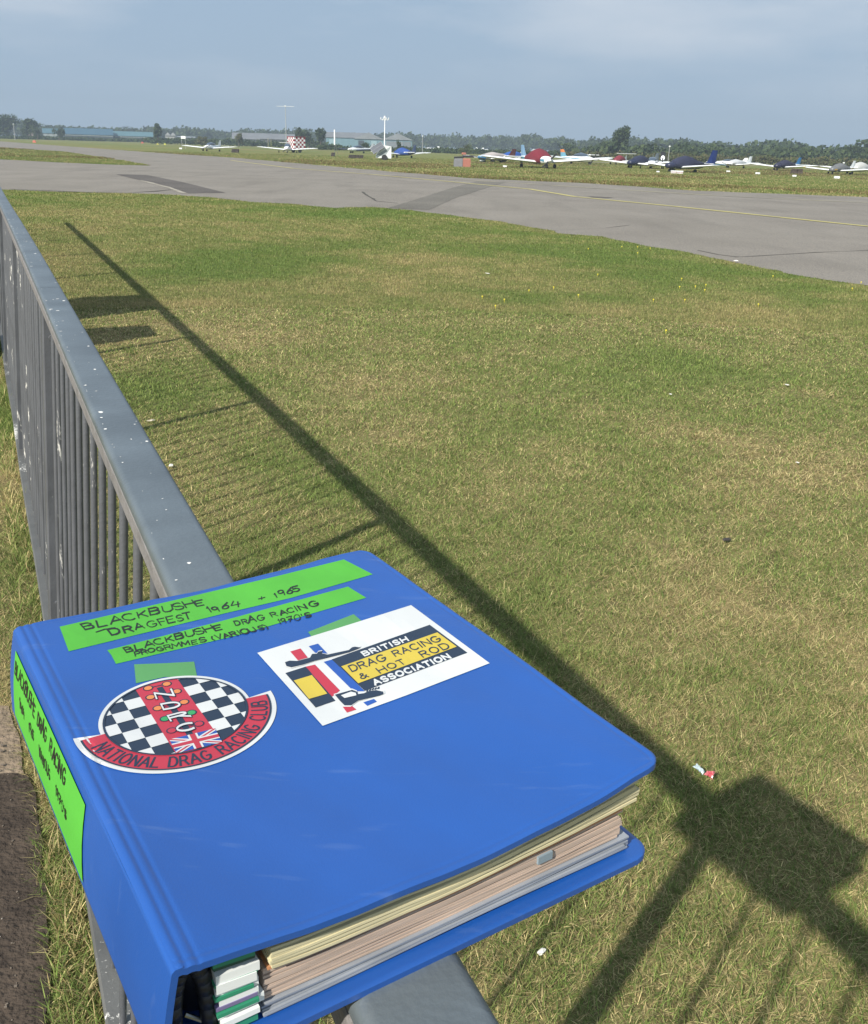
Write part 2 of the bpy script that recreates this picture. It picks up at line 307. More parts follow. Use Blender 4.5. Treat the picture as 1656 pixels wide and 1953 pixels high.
# ------------------------------------------------------------------ grass blades
def blades(name, X, Y, Lh, Wd, tilt, C, seg2, label):
    n = len(X); ang = rng.random(n)*2*np.pi; dx, dy = np.cos(ang), np.sin(ang)          # lean direction
    fa = ang+np.pi/2+rng.normal(0, .5, n); wx, wy = np.cos(fa)*Wd/2, np.sin(fa)*Wd/2
    st, ct = np.sin(tilt), np.cos(tilt)
    base = np.c_[X, Y, np.full(n, -.001)]
    if seg2:
        bend = np.clip(tilt+rng.random(n)*.7, 0, 1.5)
        m = base+np.c_[dx*st*Lh*.5, dy*st*Lh*.5, ct*Lh*.5]
        tp = m+np.c_[dx*np.sin(bend)*Lh*.5, dy*np.sin(bend)*Lh*.5, np.cos(bend)*Lh*.5+.001]
        w = np.c_[wx, wy, np.zeros(n)]
        V = np.stack([base-w, base+w, m+w*.8, m-w*.8, tp], 1).reshape(-1, 3); k = 5
        i0 = np.arange(n)*5
        quads = np.c_[i0, i0+1, i0+2, i0+3]; tris = np.c_[i0+3, i0+2, i0+4]
        loops = np.concatenate([quads.ravel(), tris.ravel()]); starts = np.concatenate([np.arange(n)*4, 4*n+np.arange(n)*3])
    else:
        tp = base+np.c_[dx*st*Lh, dy*st*Lh, ct*Lh]; w = np.c_[wx, wy, np.zeros(n)]
        V = np.stack([base-w, base+w, tp], 1).reshape(-1, 3); k = 3; loops = np.arange(3*n); starts = np.arange(n)*3
    me = bpy.data.meshes.new(name); me.vertices.add(len(V)); me.vertices.foreach_set('co', V.ravel())
    me.loops.add(len(loops)); me.loops.foreach_set('vertex_index', loops.astype(np.int32)); me.polygons.add(len(starts)); me.polygons.foreach_set('loop_start', starts.astype(np.int32))
    me.update(calc_edges=True)
    CC = np.repeat(np.c_[C, np.ones(n)], k, 0)
    a = me.color_attributes.new('Col', 'FLOAT_COLOR', 'POINT'); a.data.foreach_set('color', CC.ravel())
    me.materials.append(mat('grass_blade', (.93, .93, .93), .75, c2=(1.07, 1.07, 1.07), vcol=True, transl=.22, spec=.25))
    o = bpy.data.objects.new(name, me); col.objects.link(o); tag(o, label, 'grass', kind='stuff'); return o
def bladecol(X, Y, gb=0.):
    n = len(X); g = green(X, Y)+gb; isg = rng.random(n) < np.clip(.12+.95*g, .05, .97)
    v = (1.17+.10*np.clip((np.hypot(X, Y)-2.2)/2, 0, 1))[:, None]*np.exp(rng.normal(0, .21, n))[:, None]; t = rng.random(n)[:, None]
    gc = np.array([.085, .14, .028])*(1-t)+np.array([.185, .21, .062])*t; sc = np.array([.26, .20, .088])*(1-t)+np.array([.46, .39, .19])*t
    return np.where(isg[:, None], gc, sc)*v, isg
def allowed(X, Y):
    l, a = toLA((X, Y)); nt_ = ~inside(X, Y, tar) | inside(X, Y, isl_j)
    dirt = inside(X, Y, dp)
    return nt_ & ~dirt & (np.abs(l-.085+.0) > .03)
def scatter(r0, r1, dens, falloff, a0=-44, a1=42):
    # density dens per m2 at r0, falling as 1/r^falloff
    rr = np.linspace(r0, r1, 400); pdf = rr*dens*(r0/rr)**falloff; A = R(a1-a0); N_ = int(np.trapz(pdf, rr)*A)
    cdf = np.cumsum(pdf); cdf = cdf/cdf[-1]; r = np.interp(rng.random(N_), cdf, rr); th = np.radians(90-(a0+(a1-a0)*rng.random(N_))); X, Y = r*np.cos(th), r*np.sin(th)
    ok = allowed(X, Y); return X[ok], Y[ok]
X, Y = scatter(.75, 2.6, 62000, 0.); C, g = bladecol(X, Y); n = len(X)
clump = fbm(X, Y, 61, .12, 3)
Lh = (.009+.022*rng.random(n)+.018*rng.random(n)**8)*(.6+.9*clump)*np.where(g, 1.15, 1.0); tilt = np.where(g, .35+.9*rng.random(n), .8+.75*rng.random(n))
blades('near_grass', X, Y, Lh, .0009+.0011*rng.random(n), tilt, C, True, 'short mown turf of green blades and dry straw nearest the railing')
X, Y = scatter(2.6, 9, 60000, 1.9); C, g = bladecol(X, Y); n = len(X); d = np.hypot(X, Y)
Lh = (.010+.019*rng.random(n)+.016*rng.random(n)**8)*(.6+.9*fbm(X, Y, 61, .15, 3)); tilt = np.where(g, .4+.95*rng.random(n), .85+.68*rng.random(n))
blades('mown_grass', X, Y, Lh*(1+.02*(d-2.6)), (.0009+.0009*rng.random(n))*d/2.4, tilt, C, True, 'mown turf with straw patches crossed by the long rail shadow')
X, Y = scatter(9, 34, 8000, 1.9); C, g = bladecol(X, Y, .04); n = len(X); d = np.hypot(X, Y)
C = C*.55+(GREEN[None]*green(X, Y)[:, None]+STRAW[None]*(1-green(X, Y))[:, None])*.45
blades('far_grass', X, Y, (.014+.018*rng.random(n))*(d/9)**.3, (.0032+.0024*rng.random(n))*d/9, .3+1.*rng.random(n), C, False, 'green turf running up to the edge of the grey taxiway')
X, Y = scatter(40, 130, 420, 1.7); C, g = bladecol(X, Y, .05); n = len(X); d = np.hypot(X, Y); br = (fbm(X, Y, 71, 9., 4) > .62)
C = np.where((br & (rng.random(n) < .5))[:, None], np.array([.15, .10, .045])*np.exp(rng.normal(0, .3, n))[:, None], C*.8)
blades('rough_grass', X, Y, np.where(br, .04+.09*rng.random(n), .03+.04*rng.random(n)), (.018+.022*rng.random(n))*d/45, .2+.9*rng.random(n), C, False, 'rougher grass with brown tussocks where the aeroplanes are parked')
# longer tufts hugging the fence foot, on the path side
n = 16000; a = .75+9*rng.random(n)**1.9; l = .045-.015*rng.random(n)-.085*rng.random(n)**1.3; ok = (fbm(l*3, a, 81, .12, 3) > .36); l, a = l[ok], a[ok]; n = len(l)
Pt = NV[None, :2]*l[:, None]+AV[None, :2]*a[:, None]; C, g = bladecol(Pt[:, 0], Pt[:, 1], .12)
blades('fence_foot_grass', Pt[:, 0], Pt[:, 1], (.02+.055*rng.random(n))*(.5+fbm(Pt[:, 0], Pt[:, 1], 82, .1, 3)), .0016+.0016*rng.random(n), .25+.95*rng.random(n), C, True, 'longer uncut grass along the foot of the railing by the path')
# ------------------------------------------------------------------ railing
def paint(name, c, streak=True):
    m = mat(name, c, .45, var=.16, scale=9, bump=.10, bscale=160, spec=.75)
    t = m.node_tree; b = t.nodes['Principled BSDF']; src = b.inputs['Base Color'].links[0].from_socket
    tc = t.nodes.new('ShaderNodeNewGeometry'); mp = t.nodes.new('ShaderNodeMapping'); mp.inputs['Scale'].default_value = (95, 95, 13) if streak else (70, 70, 70)
    n = t.nodes.new('ShaderNodeTexNoise'); n.inputs['Scale'].default_value = 1.; n.inputs['Detail'].default_value = 5; n.inputs['Roughness'].default_value = .75
    n2 = t.nodes.new('ShaderNodeTexNoise'); n2.inputs['Scale'].default_value = 3.2; n2.inputs['Detail'].default_value = 2
    ad = t.nodes.new('ShaderNodeMath'); ad.operation = 'ADD'
    r = t.nodes.new('ShaderNodeValToRGB'); r.color_ramp.elements[0].position = .60 if streak else .67; r.color_ramp.elements[1].position = .625 if streak else .69
    sc = t.nodes.new('ShaderNodeMath'); sc.operation = 'MULTIPLY'; sc.inputs[1].default_value = .5
    mx = t.nodes.new('ShaderNodeMix'); mx.data_type = 'RGBA'; mx.inputs[7].default_value = (.62, .6, .55, 1)
    t.links.new(tc.outputs['Position'], mp.inputs[0]); t.links.new(mp.outputs[0], n.inputs[0]); t.links.new(tc.outputs['Position'], n2.inputs[0])
    t.links.new(n.outputs[0], ad.inputs[0]); t.links.new(n2.outputs[0], ad.inputs[1]); t.links.new(ad.outputs[0], sc.inputs[0]); t.links.new(sc.outputs[0], r.inputs[0])
    t.links.new(r.outputs[0], mx.inputs[0]); t.links.new(src, mx.inputs[6]); t.links.new(mx.outputs[2], b.inputs['Base Color']); return m
GR = paint('grey_rail_paint', (.098, .119, .134), False); GB = paint('grey_bar_paint', (.082, .086, .095)); WH = mat('bird_dropping', (.75, .74, .7), .8)
GL = mat('grey_lip_lit_tone', (.185, .175, .172), .6, var=.15, scale=30, bump=.3, bscale=150)  # lighter, warmer grey: the side's weaker sky reflection put into the colour
LEAN = .085
def FL(z): return .138-LEAN*(1.05-z)                     # railing leans: lateral position at a height
rail = empty('railing', W(.138, .6, 0), -AZ)             # local x = lat, y = along
tag(rail, 'grey painted steel railing with round bars, splashed with bird droppings, under the binder', 'railing')
def lx(l): return l-.138
Y0, Y1 = -.9, 17.1
# top rail: rounded hollow section (with butt joints), droppings
prof = []
for cx, cz, a0 in ((.021, -.0075, 0), (-.021, -.0075, 90), (-.0240, -.014, 180), (.0240, -.014, 270)):
    for k in range(6):
        a = R(a0+90*k/5); r = .0075 if a0 < 180 else .004; prof.append((cx+r*math.cos(a), cz+r*math.sin(a)))
joints = [Y0, 2.035, 6.08, 10.1, 14.1, Y1]
for i in range(5):
    mb = MB(); a, b = joints[i]+.0012, joints[i+1]-.0012; ns = int((b-a)/.25)+1; rs = []
    for k in range(ns+1):
        y = a+(b-a)*k/ns; wob = .0022*math.sin((y-2)*1.15)
        rs.append([(x+wob, y, 1.05+z) for x, z in prof])
    mb.rings(rs)
    rnd = np.random.default_rng(100+i)
    for k in range(int((b-a)*36)):
        y = a+(b-a)*rnd.random(); x = rnd.uniform(-.026, .026)*.85 if rnd.random() < .55 else -.024+.004*rnd.random()
        s = .0007+.0027*rnd.random()**4
        if y < .15 and y > -.35: continue
        z = 1.0503
        if abs(x) > .021: z = 1.0425+math.sqrt(max(0, .0075**2-(abs(x)-.021)**2))+.0003
        n = 7; ang = rnd.random()*6; mb.face([(x+s*math.cos(q)*(1.3 if k % 3 else .7)*(.7+.6*rnd.random()), y+s*math.sin(q)*(2.2 if k % 4 == 0 else 1)*(.7+.6*rnd.random()), z) for q in [ang+2*math.pi*j/n for j in range(n)]], 1)
    o = mb.build('top_rail', [GR, WH], rail); smooth_angle(o, 35)
# flat bar beneath the hand rail that the bars are welded to
mb = MB(); mb.box((lx(FL(1.020)), (Y0+Y1)/2, 1.0175), (.053, Y1-Y0, .026), 0, None, .003); mb.build('rail_flat', GL, rail)
mb = MB(); ns = 60; zb = .052
mb.rings([[(lx(FL(zb))+x+.002*math.sin(y*3), y, z+.004*math.sin(y*1.7)) for x, z in ((-.028, .012), (-.028, .050), (-.024, .054), (.024, .054), (.028, .050), (.028, .012))] for y in np.linspace(Y0, Y1, ns)])
smooth_angle(mb.build('bottom_rail', paint('grey_kerb_paint', (.098, .097, .090)), rail))
posts = [.0, 2.03, 4.06, 6.1, 8.13, 10.15, 12.2, 14.2, 16.2]
def upright(y, r, z0=.05, z1=1.008, jx=0.):
    mb = MB(); n = 10; rs = []
    for z in np.linspace(z0, z1, 5): rs.append([(lx(FL(z))+jx+r*math.cos(q), y+r*math.sin(q), z) for q in [2*math.pi*k/n for k in range(n)]])
    mb.rings(rs); return mb
post0 = None; bar0 = None; nbar = 0
allbars = []
for p in posts:
    mb = MB(); hw = .0215; rs = []
    for z in (-.02, .5, 1.004):
        x0 = lx(FL(z)); b = .004
        rs.append([(x0+x, p+y, z) for x, y in ((-hw+b, -hw), (hw-b, -hw), (hw, -hw+b), (hw, hw-b), (hw-b, hw), (-hw+b, hw), (-hw, hw-b), (-hw, -hw+b))])
    mb.rings(rs)
    for z in (.93, .2): mb.tube((lx(FL(z)), p-hw, z), (lx(FL(z)), p-hw-.005, z), .007, .006, 8)
    smooth_angle(mb.build('post', GB, rail), 30)
    for k in range(15):
        y = p+.165+.1255*k
        if y < Y1: allbars.append(y)
for k in range(7): allbars.append(-.16-.126*k)
allbars.sort()
bm_ = upright(0, .0060).build('bar', GB, rail); smooth_angle(bm_, 50)
for i, y in enumerate(allbars[:100]):
    o = bm_ if i == 0 else bm_.copy()
    if i: col.objects.link(o); o.parent = rail
    o.location = ((random.random()-.5)*.002, y, 0); o.rotation_euler = (random.gauss(0, .002), 0, 0)
mb = MB()
for y in allbars[100:]:
    u_ = upright(y, .0060); mb.raw(u_.v, u_.f)
if mb.v: tag(mb.build('far_bars', GB, rail), kind='stuff')

# ------------------------------------------------------------------ unseen bins added left of the view to cast the two short shadows
def bin_(l, a, w, d, h, c, label):
    e = empty('shadow_caster_bin', W(l, a, 0), -AZ); tag(e, label, 'bin'); m = mat('bin_plastic_'+str(c), c, .5)
    mb = MB(); mb.rings([[(x*d*s, y*w*s, z) for x, y in ((-.5, -.5), (.5, -.5), (.5, .5), (-.5, .5))] for s, z in ((.82, .09), (1, h*.9), (1.04, h*.92))]); mb.build('body', m, e)
    mb = MB(); mb.box((0, 0, h*.95), (d*1.06, w*1.05, h*.06), 0, None, .02); mb.build('lid', m, e)
    for s in (-1, 1):
        mb = MB(); mb.tube((-d*.38, s*w*.36, .10), (-d*.38, s*(w*.36+.05), .10), .10, n=18); mb.build('wheel', mat('tyre', (.02, .02, .02), .8), e)
bin_(-.40, 8.35, .84, .52, 1.27, (.03, .06, .035), 'wide dark green wheeled bin added out of view left of the railing to cast a shadow')
bin_(-.38, 7.02, .44, .48, 1.09, (.03, .035, .04), 'narrow dark grey wheeled bin added out of view left of the railing to cast a shadow')

# ------------------------------------------------------------------ binder
Z0 = H-.294; TK = .0032; ZB = 1.0505
CP = [np.array(onz(p, Z0)[:2]) for p in ((25, 1195), (699, 1045), (1270, 1452), (328, 1845))]   # far-left, far-right, near-right, near-left
def cxy(u, v): return (CP[0]*(1-u)+CP[1]*u)*(1-v)+(CP[3]*(1-u)+CP[2]*u)*v
WD = float(np.hypot(*(CP[1]-CP[0]))); HT = float(np.hypot(*(CP[3]-CP[0])))
def cuv(x, y):
    P = np.array([x, y]); u = v = .5
    for _ in range(3):
        r = P-cxy(u, v); du = (CP[1]-CP[0])*(1-v)+(CP[2]-CP[3])*v; dv = (CP[3]-CP[0])*(1-u)+(CP[2]-CP[1])*u
        J = np.array([du, dv]).T; s = np.linalg.solve(J, r); u += s[0]; v += s[1]
    return u, v
def cz(u, v):                                             # bowed cover with welded hinge grooves and edge
    uc = min(max(u, 0), 1); s = .0028+.0078*v**1.5
    z = Z0-4*s*uc*(1-uc)*(1.25-.5*uc)
    x = u*WD
    for c, dpt, w in ((.0055, .0006, .0012), (.0105, .0005, .0011)): z -= dpt*math.exp(-((x-c)/w)**2)
    z -= .0022*max(0, 1-x/.0045)**2                       # rolls over into the spine
    e = min(max(v, 0)*HT, max(1-v, 0)*HT, max(1-u, 0)*WD)
    z -= .0004*math.exp(-((e-.0040)/.0009)**2)+.0009*max(0, 1-e/.0012)
    z += .0007*math.sin(u*9+v*5)*math.sin(v*7+1)+.00035*math.sin(u*23-v*14)+.00012*math.sin(u*61+v*17)*math.sin(v*49-u*13)
    return z
def S(px, eps=0.):
    d = ray(px); z = Z0
    for _ in range(9):
        t = (z-H)/d[2]; p = EYE+d*t; u, v = cuv(p[0], p[1]); z = .15*z+.85*(cz(u, v)+eps)
    return EYE+d*((z-H)/d[2])
def vinyl(name, c):
    m = mat(name, c, .34, var=.03, scale=20, bump=.06, bscale=900, spec=.9, coat=0.); t = m.node_tree; b = t.nodes['Principled BSDF']
    tc = t.nodes.new('ShaderNodeTexCoord'); mp = t.nodes.new('ShaderNodeMapping'); mp.inputs['Scale'].default_value = (5, 14, 5); mp.inputs['Rotation'].default_value = (0, 0, R(20))
    n = t.nodes.new('ShaderNodeTexNoise'); n.inputs['Scale'].default_value = 1; n.inputs['Detail'].default_value = 2.5
    r = t.nodes.new('ShaderNodeMapRange'); r.inputs[1].default_value = .3; r.inputs[2].default_value = .7; r.inputs[3].default_value = .27; r.inputs[4].default_value = .46
    t.links.new(tc.outputs['Object'], mp.inputs[0]); t.links.new(mp.outputs[0], n.inputs[0]); t.links.new(n.outputs[0], r.inputs[0]); t.links.new(r.outputs[0], b.inputs['Roughness'])
    src = b.inputs['Base Color'].links[0].from_socket       # faint pale scuffs
    mp2 = t.nodes.new('ShaderNodeMapping'); mp2.inputs['Scale'].default_value = (18, 120, 40); mp2.inputs['Rotation'].default_value = (0, 0, R(-25)); s2 = t.nodes.new('ShaderNodeTexNoise'); s2.inputs['Scale'].default_value = 1; s2.inputs['Detail'].default_value = 5
    r2 = t.nodes.new('ShaderNodeValToRGB'); r2.color_ramp.elements[0].position = .63; r2.color_ramp.elements[1].position = .78; mu = t.nodes.new('ShaderNodeMath'); mu.operation = 'MULTIPLY'; mu.inputs[1].default_value = .22
    mx2 = t.nodes.new('ShaderNodeMix'); mx2.data_type = 'RGBA'; mx2.inputs[7].default_value = (.16, .24, .42, 1)
    t.links.new(tc.outputs['Object'], mp2.inputs[0]); t.links.new(mp2.outputs[0], s2.inputs[0]); t.links.new(s2.outputs[0], r2.inputs[0]); t.links.new(r2.outputs[0], mu.inputs[0]); t.links.new(mu.outputs[0], mx2.inputs[0]); t.links.new(src, mx2.inputs[6]); t.links.new(mx2.outputs[2], b.inputs['Base Color'])
    return m
VB = vinyl('blue_vinyl', (.009, .076, .32))
centre = (CP[0]+CP[1]+CP[2]+CP[3])/4
binder = empty('ring_binder', (0, 0, 0)); tag(binder, 'thick blue vinyl ring binder with green labels and stickers, balanced on the grey railing', 'binder')
def slab(name, zf, tk, rad=.0115, u0=0.):
    us = np.unique(np.concatenate([np.linspace(0, .1, 34), np.linspace(.1, .9, 44), np.linspace(.9, 1, 34)])); us = us[us >= u0]
    vs = np.unique(np.concatenate([np.linspace(0, .08, 30), np.linspace(.08, .92, 52), np.linspace(.92, 1, 30)]))
    top = []; bot = []
    for v in vs:
        e = min(v, 1-v)*HT; um = 1.
        if e < rad: um = 1-(rad-math.sqrt(max(0, rad**2-(rad-e)**2)))/WD
        rt, rb = [], []
        for u in us:
            uu = u if u < .85 else .85+(u-.85)*(um-.85)/.15
            x, y = cxy(uu, v); z = zf(u, v); rt.append((x, y, z)); rb.append((x, y, z-tk))
        top.append(rt); bot.append(rb)
    n, m = len(vs), len(us); V = [p for r in top for p in r]+[p for r in bot for p in r]; o = n*m; fs = []
    for i in range(n-1):
        for j in range(m-1):
            a, b, c, d = i*m+j, i*m+j+1, (i+1)*m+j+1, (i+1)*m+j; fs += [(a, d, c, b), (o+a, o+b, o+c, o+d)]
    for i in range(n-1): fs += [(i*m, o+i*m, o+(i+1)*m, (i+1)*m), (i*m+m-1, (i+1)*m+m-1, o+(i+1)*m+m-1, o+i*m+m-1)]
    for j in range(m-1): fs += [(j, j+1, o+j+1, o+j), ((n-1)*m+j, o+(n-1)*m+j, o+(n-1)*m+j+1, (n-1)*m+j+1)]
    mb = MB(); mb.raw(V, fs); return smooth_angle(mb.build(name, VB, binder), 50)
slab('front_cover', cz, TK)
slab('back_cover', lambda u, v: ZB+.0034-.0008*max(0, 1-(min(min(v, 1-v)*HT, (1-u)*WD))/.002), .0034)
# spine: bowed panel joining the covers on the left; foot set slightly outward
ND = (CP[3]-CP[0])/HT; OUT = np.array([ND[1], -ND[0]]); OUT = OUT if OUT @ (CP[0]-CP[1]) > 0 else -OUT
ZT = Z0-.0022
def sp(v, w):                                             # v far->near, w 0 top -> 1 bottom
    x, y = cxy(0, v); z = ZT+(ZB-ZT)*w; off = .0075*w+.0016*math.sin(math.pi*w)-.0012*(1 if w < .01 or w > .99 else 0); return np.array([x+OUT[0]*off, y+OUT[1]*off, z])
mb = MB(); ws = [0, .02, .05]+list(np.linspace(.1, .9, 9))+[.95, .98, 1.]; vs = np.linspace(0, 1, 30)
def ring_sp(v):
    o_ = [sp(v, w) for w in ws]; i_ = [p-np.array([OUT[0], OUT[1], 0])*.0030 for p in o_][::-1]; return o_+i_
mb.rings([ring_sp(v) for v in vs]); spine = smooth_angle(mb.build('spine', VB, binder), 50)
mb = MB()                                                 # rolled bottom edge of the back cover joining the spine foot
a0 = [sp(v, 1.) for v in vs]; mb.rings([[p+np.array([OUT[0]*q, OUT[1]*q, zz]) for q, zz in ((0, 0), (0, .0034), (-.011, .0034), (-.011, 0))] for p in a0]); mb.build('spine_foot', VB, binder)

# --- decals: polygons given as outlines on the cover, cut fine so that they follow its bow
def subdiv(tri, L, out):
    st = [tri]
    while st:
        t_ = st.pop(); d = [np.hypot(*(t_[i]-t_[(i+1) % 3])) for i in range(3)]; k = int(np.argmax(d))
        if d[k] <= L: out.append(t_); continue
        a, b, c = t_[k], t_[(k+1) % 3], t_[(k+2) % 3]; m = (a+b)/2; st += [[a, m, c], [m, b, c]]
class Decal:
    def __init__(s, surf, L=22): s.mb = MB(); s.surf = surf; s.L = L; s.cache = {}
    def pt(s, p, e):
        k = (round(float(p[0]), 3), round(float(p[1]), 3), e)
        if k not in s.cache: s.cache[k] = s.surf(p, e)
        return s.cache[k]
    def poly(s, P, mi, e):
        P = [np.array(p, float) for p in P]
        from mathutils.geometry import tessellate_polygon
        for t_ in tessellate_polygon([[Vector((p[0], p[1], 0)) for p in P]]):
            out = []; subdiv([P[i] for i in t_], s.L, out)
            for q in out:
                if (q[1]-q[0])[0]*(q[2]-q[0])[1]-(q[1]-q[0])[1]*(q[2]-q[0])[0] > 0: q = q[::-1]
                s.mb.face([s.pt(p, e) for p in q], mi)
    def build(s, name, mats, parent): 
        o = s.mb.build(name, mats, parent); return o
def homog(src, dst):
    A = []; B = []
    for (x, y), (X, Y) in zip(src, dst): A += [[x, y, 1, 0, 0, 0, -X*x, -X*y], [0, 0, 0, x, y, 1, -Y*x, -Y*y]]; B += [X, Y]
    h = np.append(np.linalg.solve(np.array(A, float), np.array(B, float)), 1).reshape(3, 3)
    def f(p): q = h @ np.array([p[0], p[1], 1]); return q[:2]/q[2]
    return f
def arc(cx, cy, rx, ry, a0, a1, n=9): return [(cx+rx*math.cos(R(a0+(a1-a0)*k/n)), cy+ry*math.sin(R(a0+(a1-a0)*k/n))) for k in range(n+1)]
G_ = {  # single-line lettering on a 1 x 1 body (y up): width, strokes
 'A': (.8, [[(0, 0), (.4, 1), (.8, 0)], [(.14, .36), (.66, .36)]]), 'B': (.7, [[(0, 0), (0, 1), (.4, 1)]+arc(.42, .77, .24, .23, 90, -90)+[(0, .54)], [(.4, .54)]+arc(.44, .27, .26, .27, 90, -90)+[(0, 0)]]),
 'C': (.75, [arc(.42, .5, .42, .5, 50, 310, 14)]), 'D': (.75, [[(0, 0), (0, 1), (.3, 1)]+arc(.33, .5, .42, .5, 90, -90, 12)+[(0, 0)]]),
 'E': (.65, [[(.65, 1), (0, 1), (0, 0), (.65, 0)], [(0, .52), (.55, .52)]]), 'F': (.62, [[(.62, 1), (0, 1), (0, 0)], [(0, .52), (.5, .52)]]),
 'G': (.8, [arc(.42, .5, .42, .5, 50, 340, 14)+[(.82, .45), (.5, .45)]]), 'H': (.75, [[(0, 0), (0, 1)], [(.75, 0), (.75, 1)], [(0, .5), (.75, .5)]]),
 'I': (.12, [[(.06, 0), (.06, 1)]]), 'K': (.7, [[(0, 0), (0, 1)], [(.66, 1), (0, .42)], [(.22, .6), (.7, 0)]]), 'L': (.6, [[(0, 1), (0, 0), (.6, 0)]]),
 'M': (.9, [[(0, 0), (.06, 1), (.45, .25), (.84, 1), (.9, 0)]]), 'N': (.75, [[(0, 0), (0, 1), (.75, 0), (.75, 1)]]), 'O': (.84, [arc(.42, .5, .42, .5, 90, 450, 18)]),
 'P': (.68, [[(0, 0), (0, 1), (.38, 1)]+arc(.4, .73, .27, .27, 90, -90)+[(0, .46)]]), 'R': (.72, [[(0, 0), (0, 1), (.38, 1)]+arc(.4, .75, .27, .25, 90, -90)+[(0, .5)], [(.36, .5), (.72, 0)]]),
 'S': (.66, [arc(.33, .75, .31, .25, 30, 270, 10)+arc(.33, .25, .33, .25, 90, -150, 10)]), 'T': (.72, [[(0, 1), (.72, 1)], [(.36, 1), (.36, 0)]]),
 'U': (.75, [[(0, 1), (0, .35)]+arc(.375, .35, .375, .35, 180, 360, 10)+[(.75, 1)]]), 'V': (.75, [[(0, 1), (.37, 0), (.75, 1)]]), 'X': (.7, [[(0, 0), (.7, 1)], [(0, 1), (.7, 0)]]),
 '1': (.2, [[(.02, .8), (.14, 1), (.14, 0)]]), '9': (.6, [arc(.3, .7, .28, .28, 0, 360, 12)+[(.56, 0)]]), '6': (.6, [[(.5, 1), (.12, .55)]+arc(.3, .28, .28, .28, 150, 510, 12)]),
 '4': (.66, [[(.2, 1), (.0, .42), (.62, .42)], [(.5, .75), (.5, 0)]]), '5': (.6, [[(.58, 1), (.12, 1), (.06, .56)]+arc(.28, .3, .3, .3, 110, -140, 10)]), '7': (.6, [[(0, 1), (.6, 1), (.2, 0)], [(.12, .5), (.5, .5)]]),
 '0': (.62, [arc(.31, .5, .31, .5, 90, 450, 16)]), '+': (.7, [[(0, .4), (.7, .4)], [(.35, .1), (.35, .72)]]), '(': (.3, [arc(.45, .5, .38, .62, 120, 240, 8)]), ')': (.3, [arc(-.15, .5, .38, .62, 60, -60, 8)]),
 "'": (.12, [[(.06, 1.02), (.04, .8)]]), 's': (.5, [arc(.25, .5, .22, .2, 30, 270, 8)+arc(.25, .15, .25, .17, 90, -150, 8)]), '&': (.8, [[(.8, 0), (.22, .72)]+arc(.36, .82, .17, .17, 210, -30, 9)+[(.12, .38)]+arc(.3, .22, .26, .22, 150, 330, 8)+[(.76, .46)]]),
 '-': (.5, [[(0, .45), (.5, .45)]]), ' ': (.45, []), 'r': (.7, [[(0, 0), (0, 1), (.4, 1)]+arc(.42, .76, .25, .24, 90, -90)+[(0, .52)], [(.3, .52), (.7, 0)]])}
def text(dec, s, quad, mi, e, sw, hand=0., gap=.22, mapf=None, slant=0.):
    """quad: TL, TR, BR, BL of the lettering box; sw = stroke width as a share of its height"""
    if hand and quad:                                     # a little air between the written lines
        q_ = [np.array(p, float) for p in quad]; q_[0] = q_[0]+(q_[3]-q_[0])*.16; q_[1] = q_[1]+(q_[2]-q_[1])*.16; quad = [tuple(p) for p in q_]; sw = sw*1.25
    w = sum(G_[c][0]+gap for c in s)-gap
    ht = .5*(math.dist(quad[0], quad[3])+math.dist(quad[1], quad[2])) if quad else 0; wt = .5*(math.dist(quad[0], quad[1])+math.dist(quad[3], quad[2])) if quad else 0
    hm = mapf or homog([(0, 1), (w, 1), (w, 0), (0, 0)], quad); ax = (wt/w)/ht if quad else 1.      # px per unit in x against y
    x0 = 0; rd = random.Random(sum(map(ord, s)))
    for c in s:
        gw, st = G_[c]; j = (rd.uniform(-1, 1)*hand*.09, rd.uniform(-1, 1)*hand*.10); k = 1+rd.uniform(-1, 1)*hand*.12; sk = rd.uniform(-.5, 1)*hand*.16+slant
        for q in st:
            sw0 = sw*(1+rd.uniform(-.25, .3)*hand)
            P = [np.array(((p[0]*k+sk*p[1]+j[0]+x0), p[1]*k+j[1])) for p in q]
            if hand: P = [p+np.array((rd.uniform(-1, 1), rd.uniform(-1, 1)))*.018*hand for p in P]
            for i, (a, b) in enumerate(zip(P[:-1], P[1:])):
                d = (b-a)*np.array([ax, 1]); n_ = np.hypot(*d)
                if n_ < 1e-6: continue
                d /= n_; swl = sw0*(1+.16*hand*math.sin(i*1.9+x0)); nn = np.array([-d[1]/ax, d[0]])*swl/2; dd = d*np.array([1/ax, 1])*swl*.42
                a1 = a-dd*(1 if i == 0 or True else 0); b1 = b+dd
                dec.poly([hm(a1+nn), hm(b1+nn), hm(b1-nn), hm(a1-nn)], mi, e+(.00001*(i % 2)))
        x0 += gw+gap
z1 = lambda *P: [(80+x/2.3, 1030+y/2.3) for x, y in P]
z2 = lambda *P: [(480+x/3.45, 1130+y/3.45) for x, y in P]
z3 = lambda *P: [(150+x/4.246, 1260+y/4.246) for x, y in P]
LG = mat('green_label_paper', (.080, .37, .042), .6, var=.03, scale=40, spec=.3); INK = mat('black_marker_ink', (.012, .014, .012), .45); TG = mat('pale_green_tape', (.085, .27, .085), .4, var=.04)
E1, E2, E3, E4 = .00022, .00042, .00060, .00078
def label(quad, lbl):
    d = Decal(S); d.poly(quad, 0, E1 if lbl != 'x' else E1); o = d.build('label', LG, binder); o['label'] = lbl; return o
l1 = label(z1((78, 380), (700, 236), (1040, 156), (1325, 85), (1452, 150), (1100, 252), (800, 322), (118, 488)), 'long green paper label handwritten Blackbushe Dragfest')
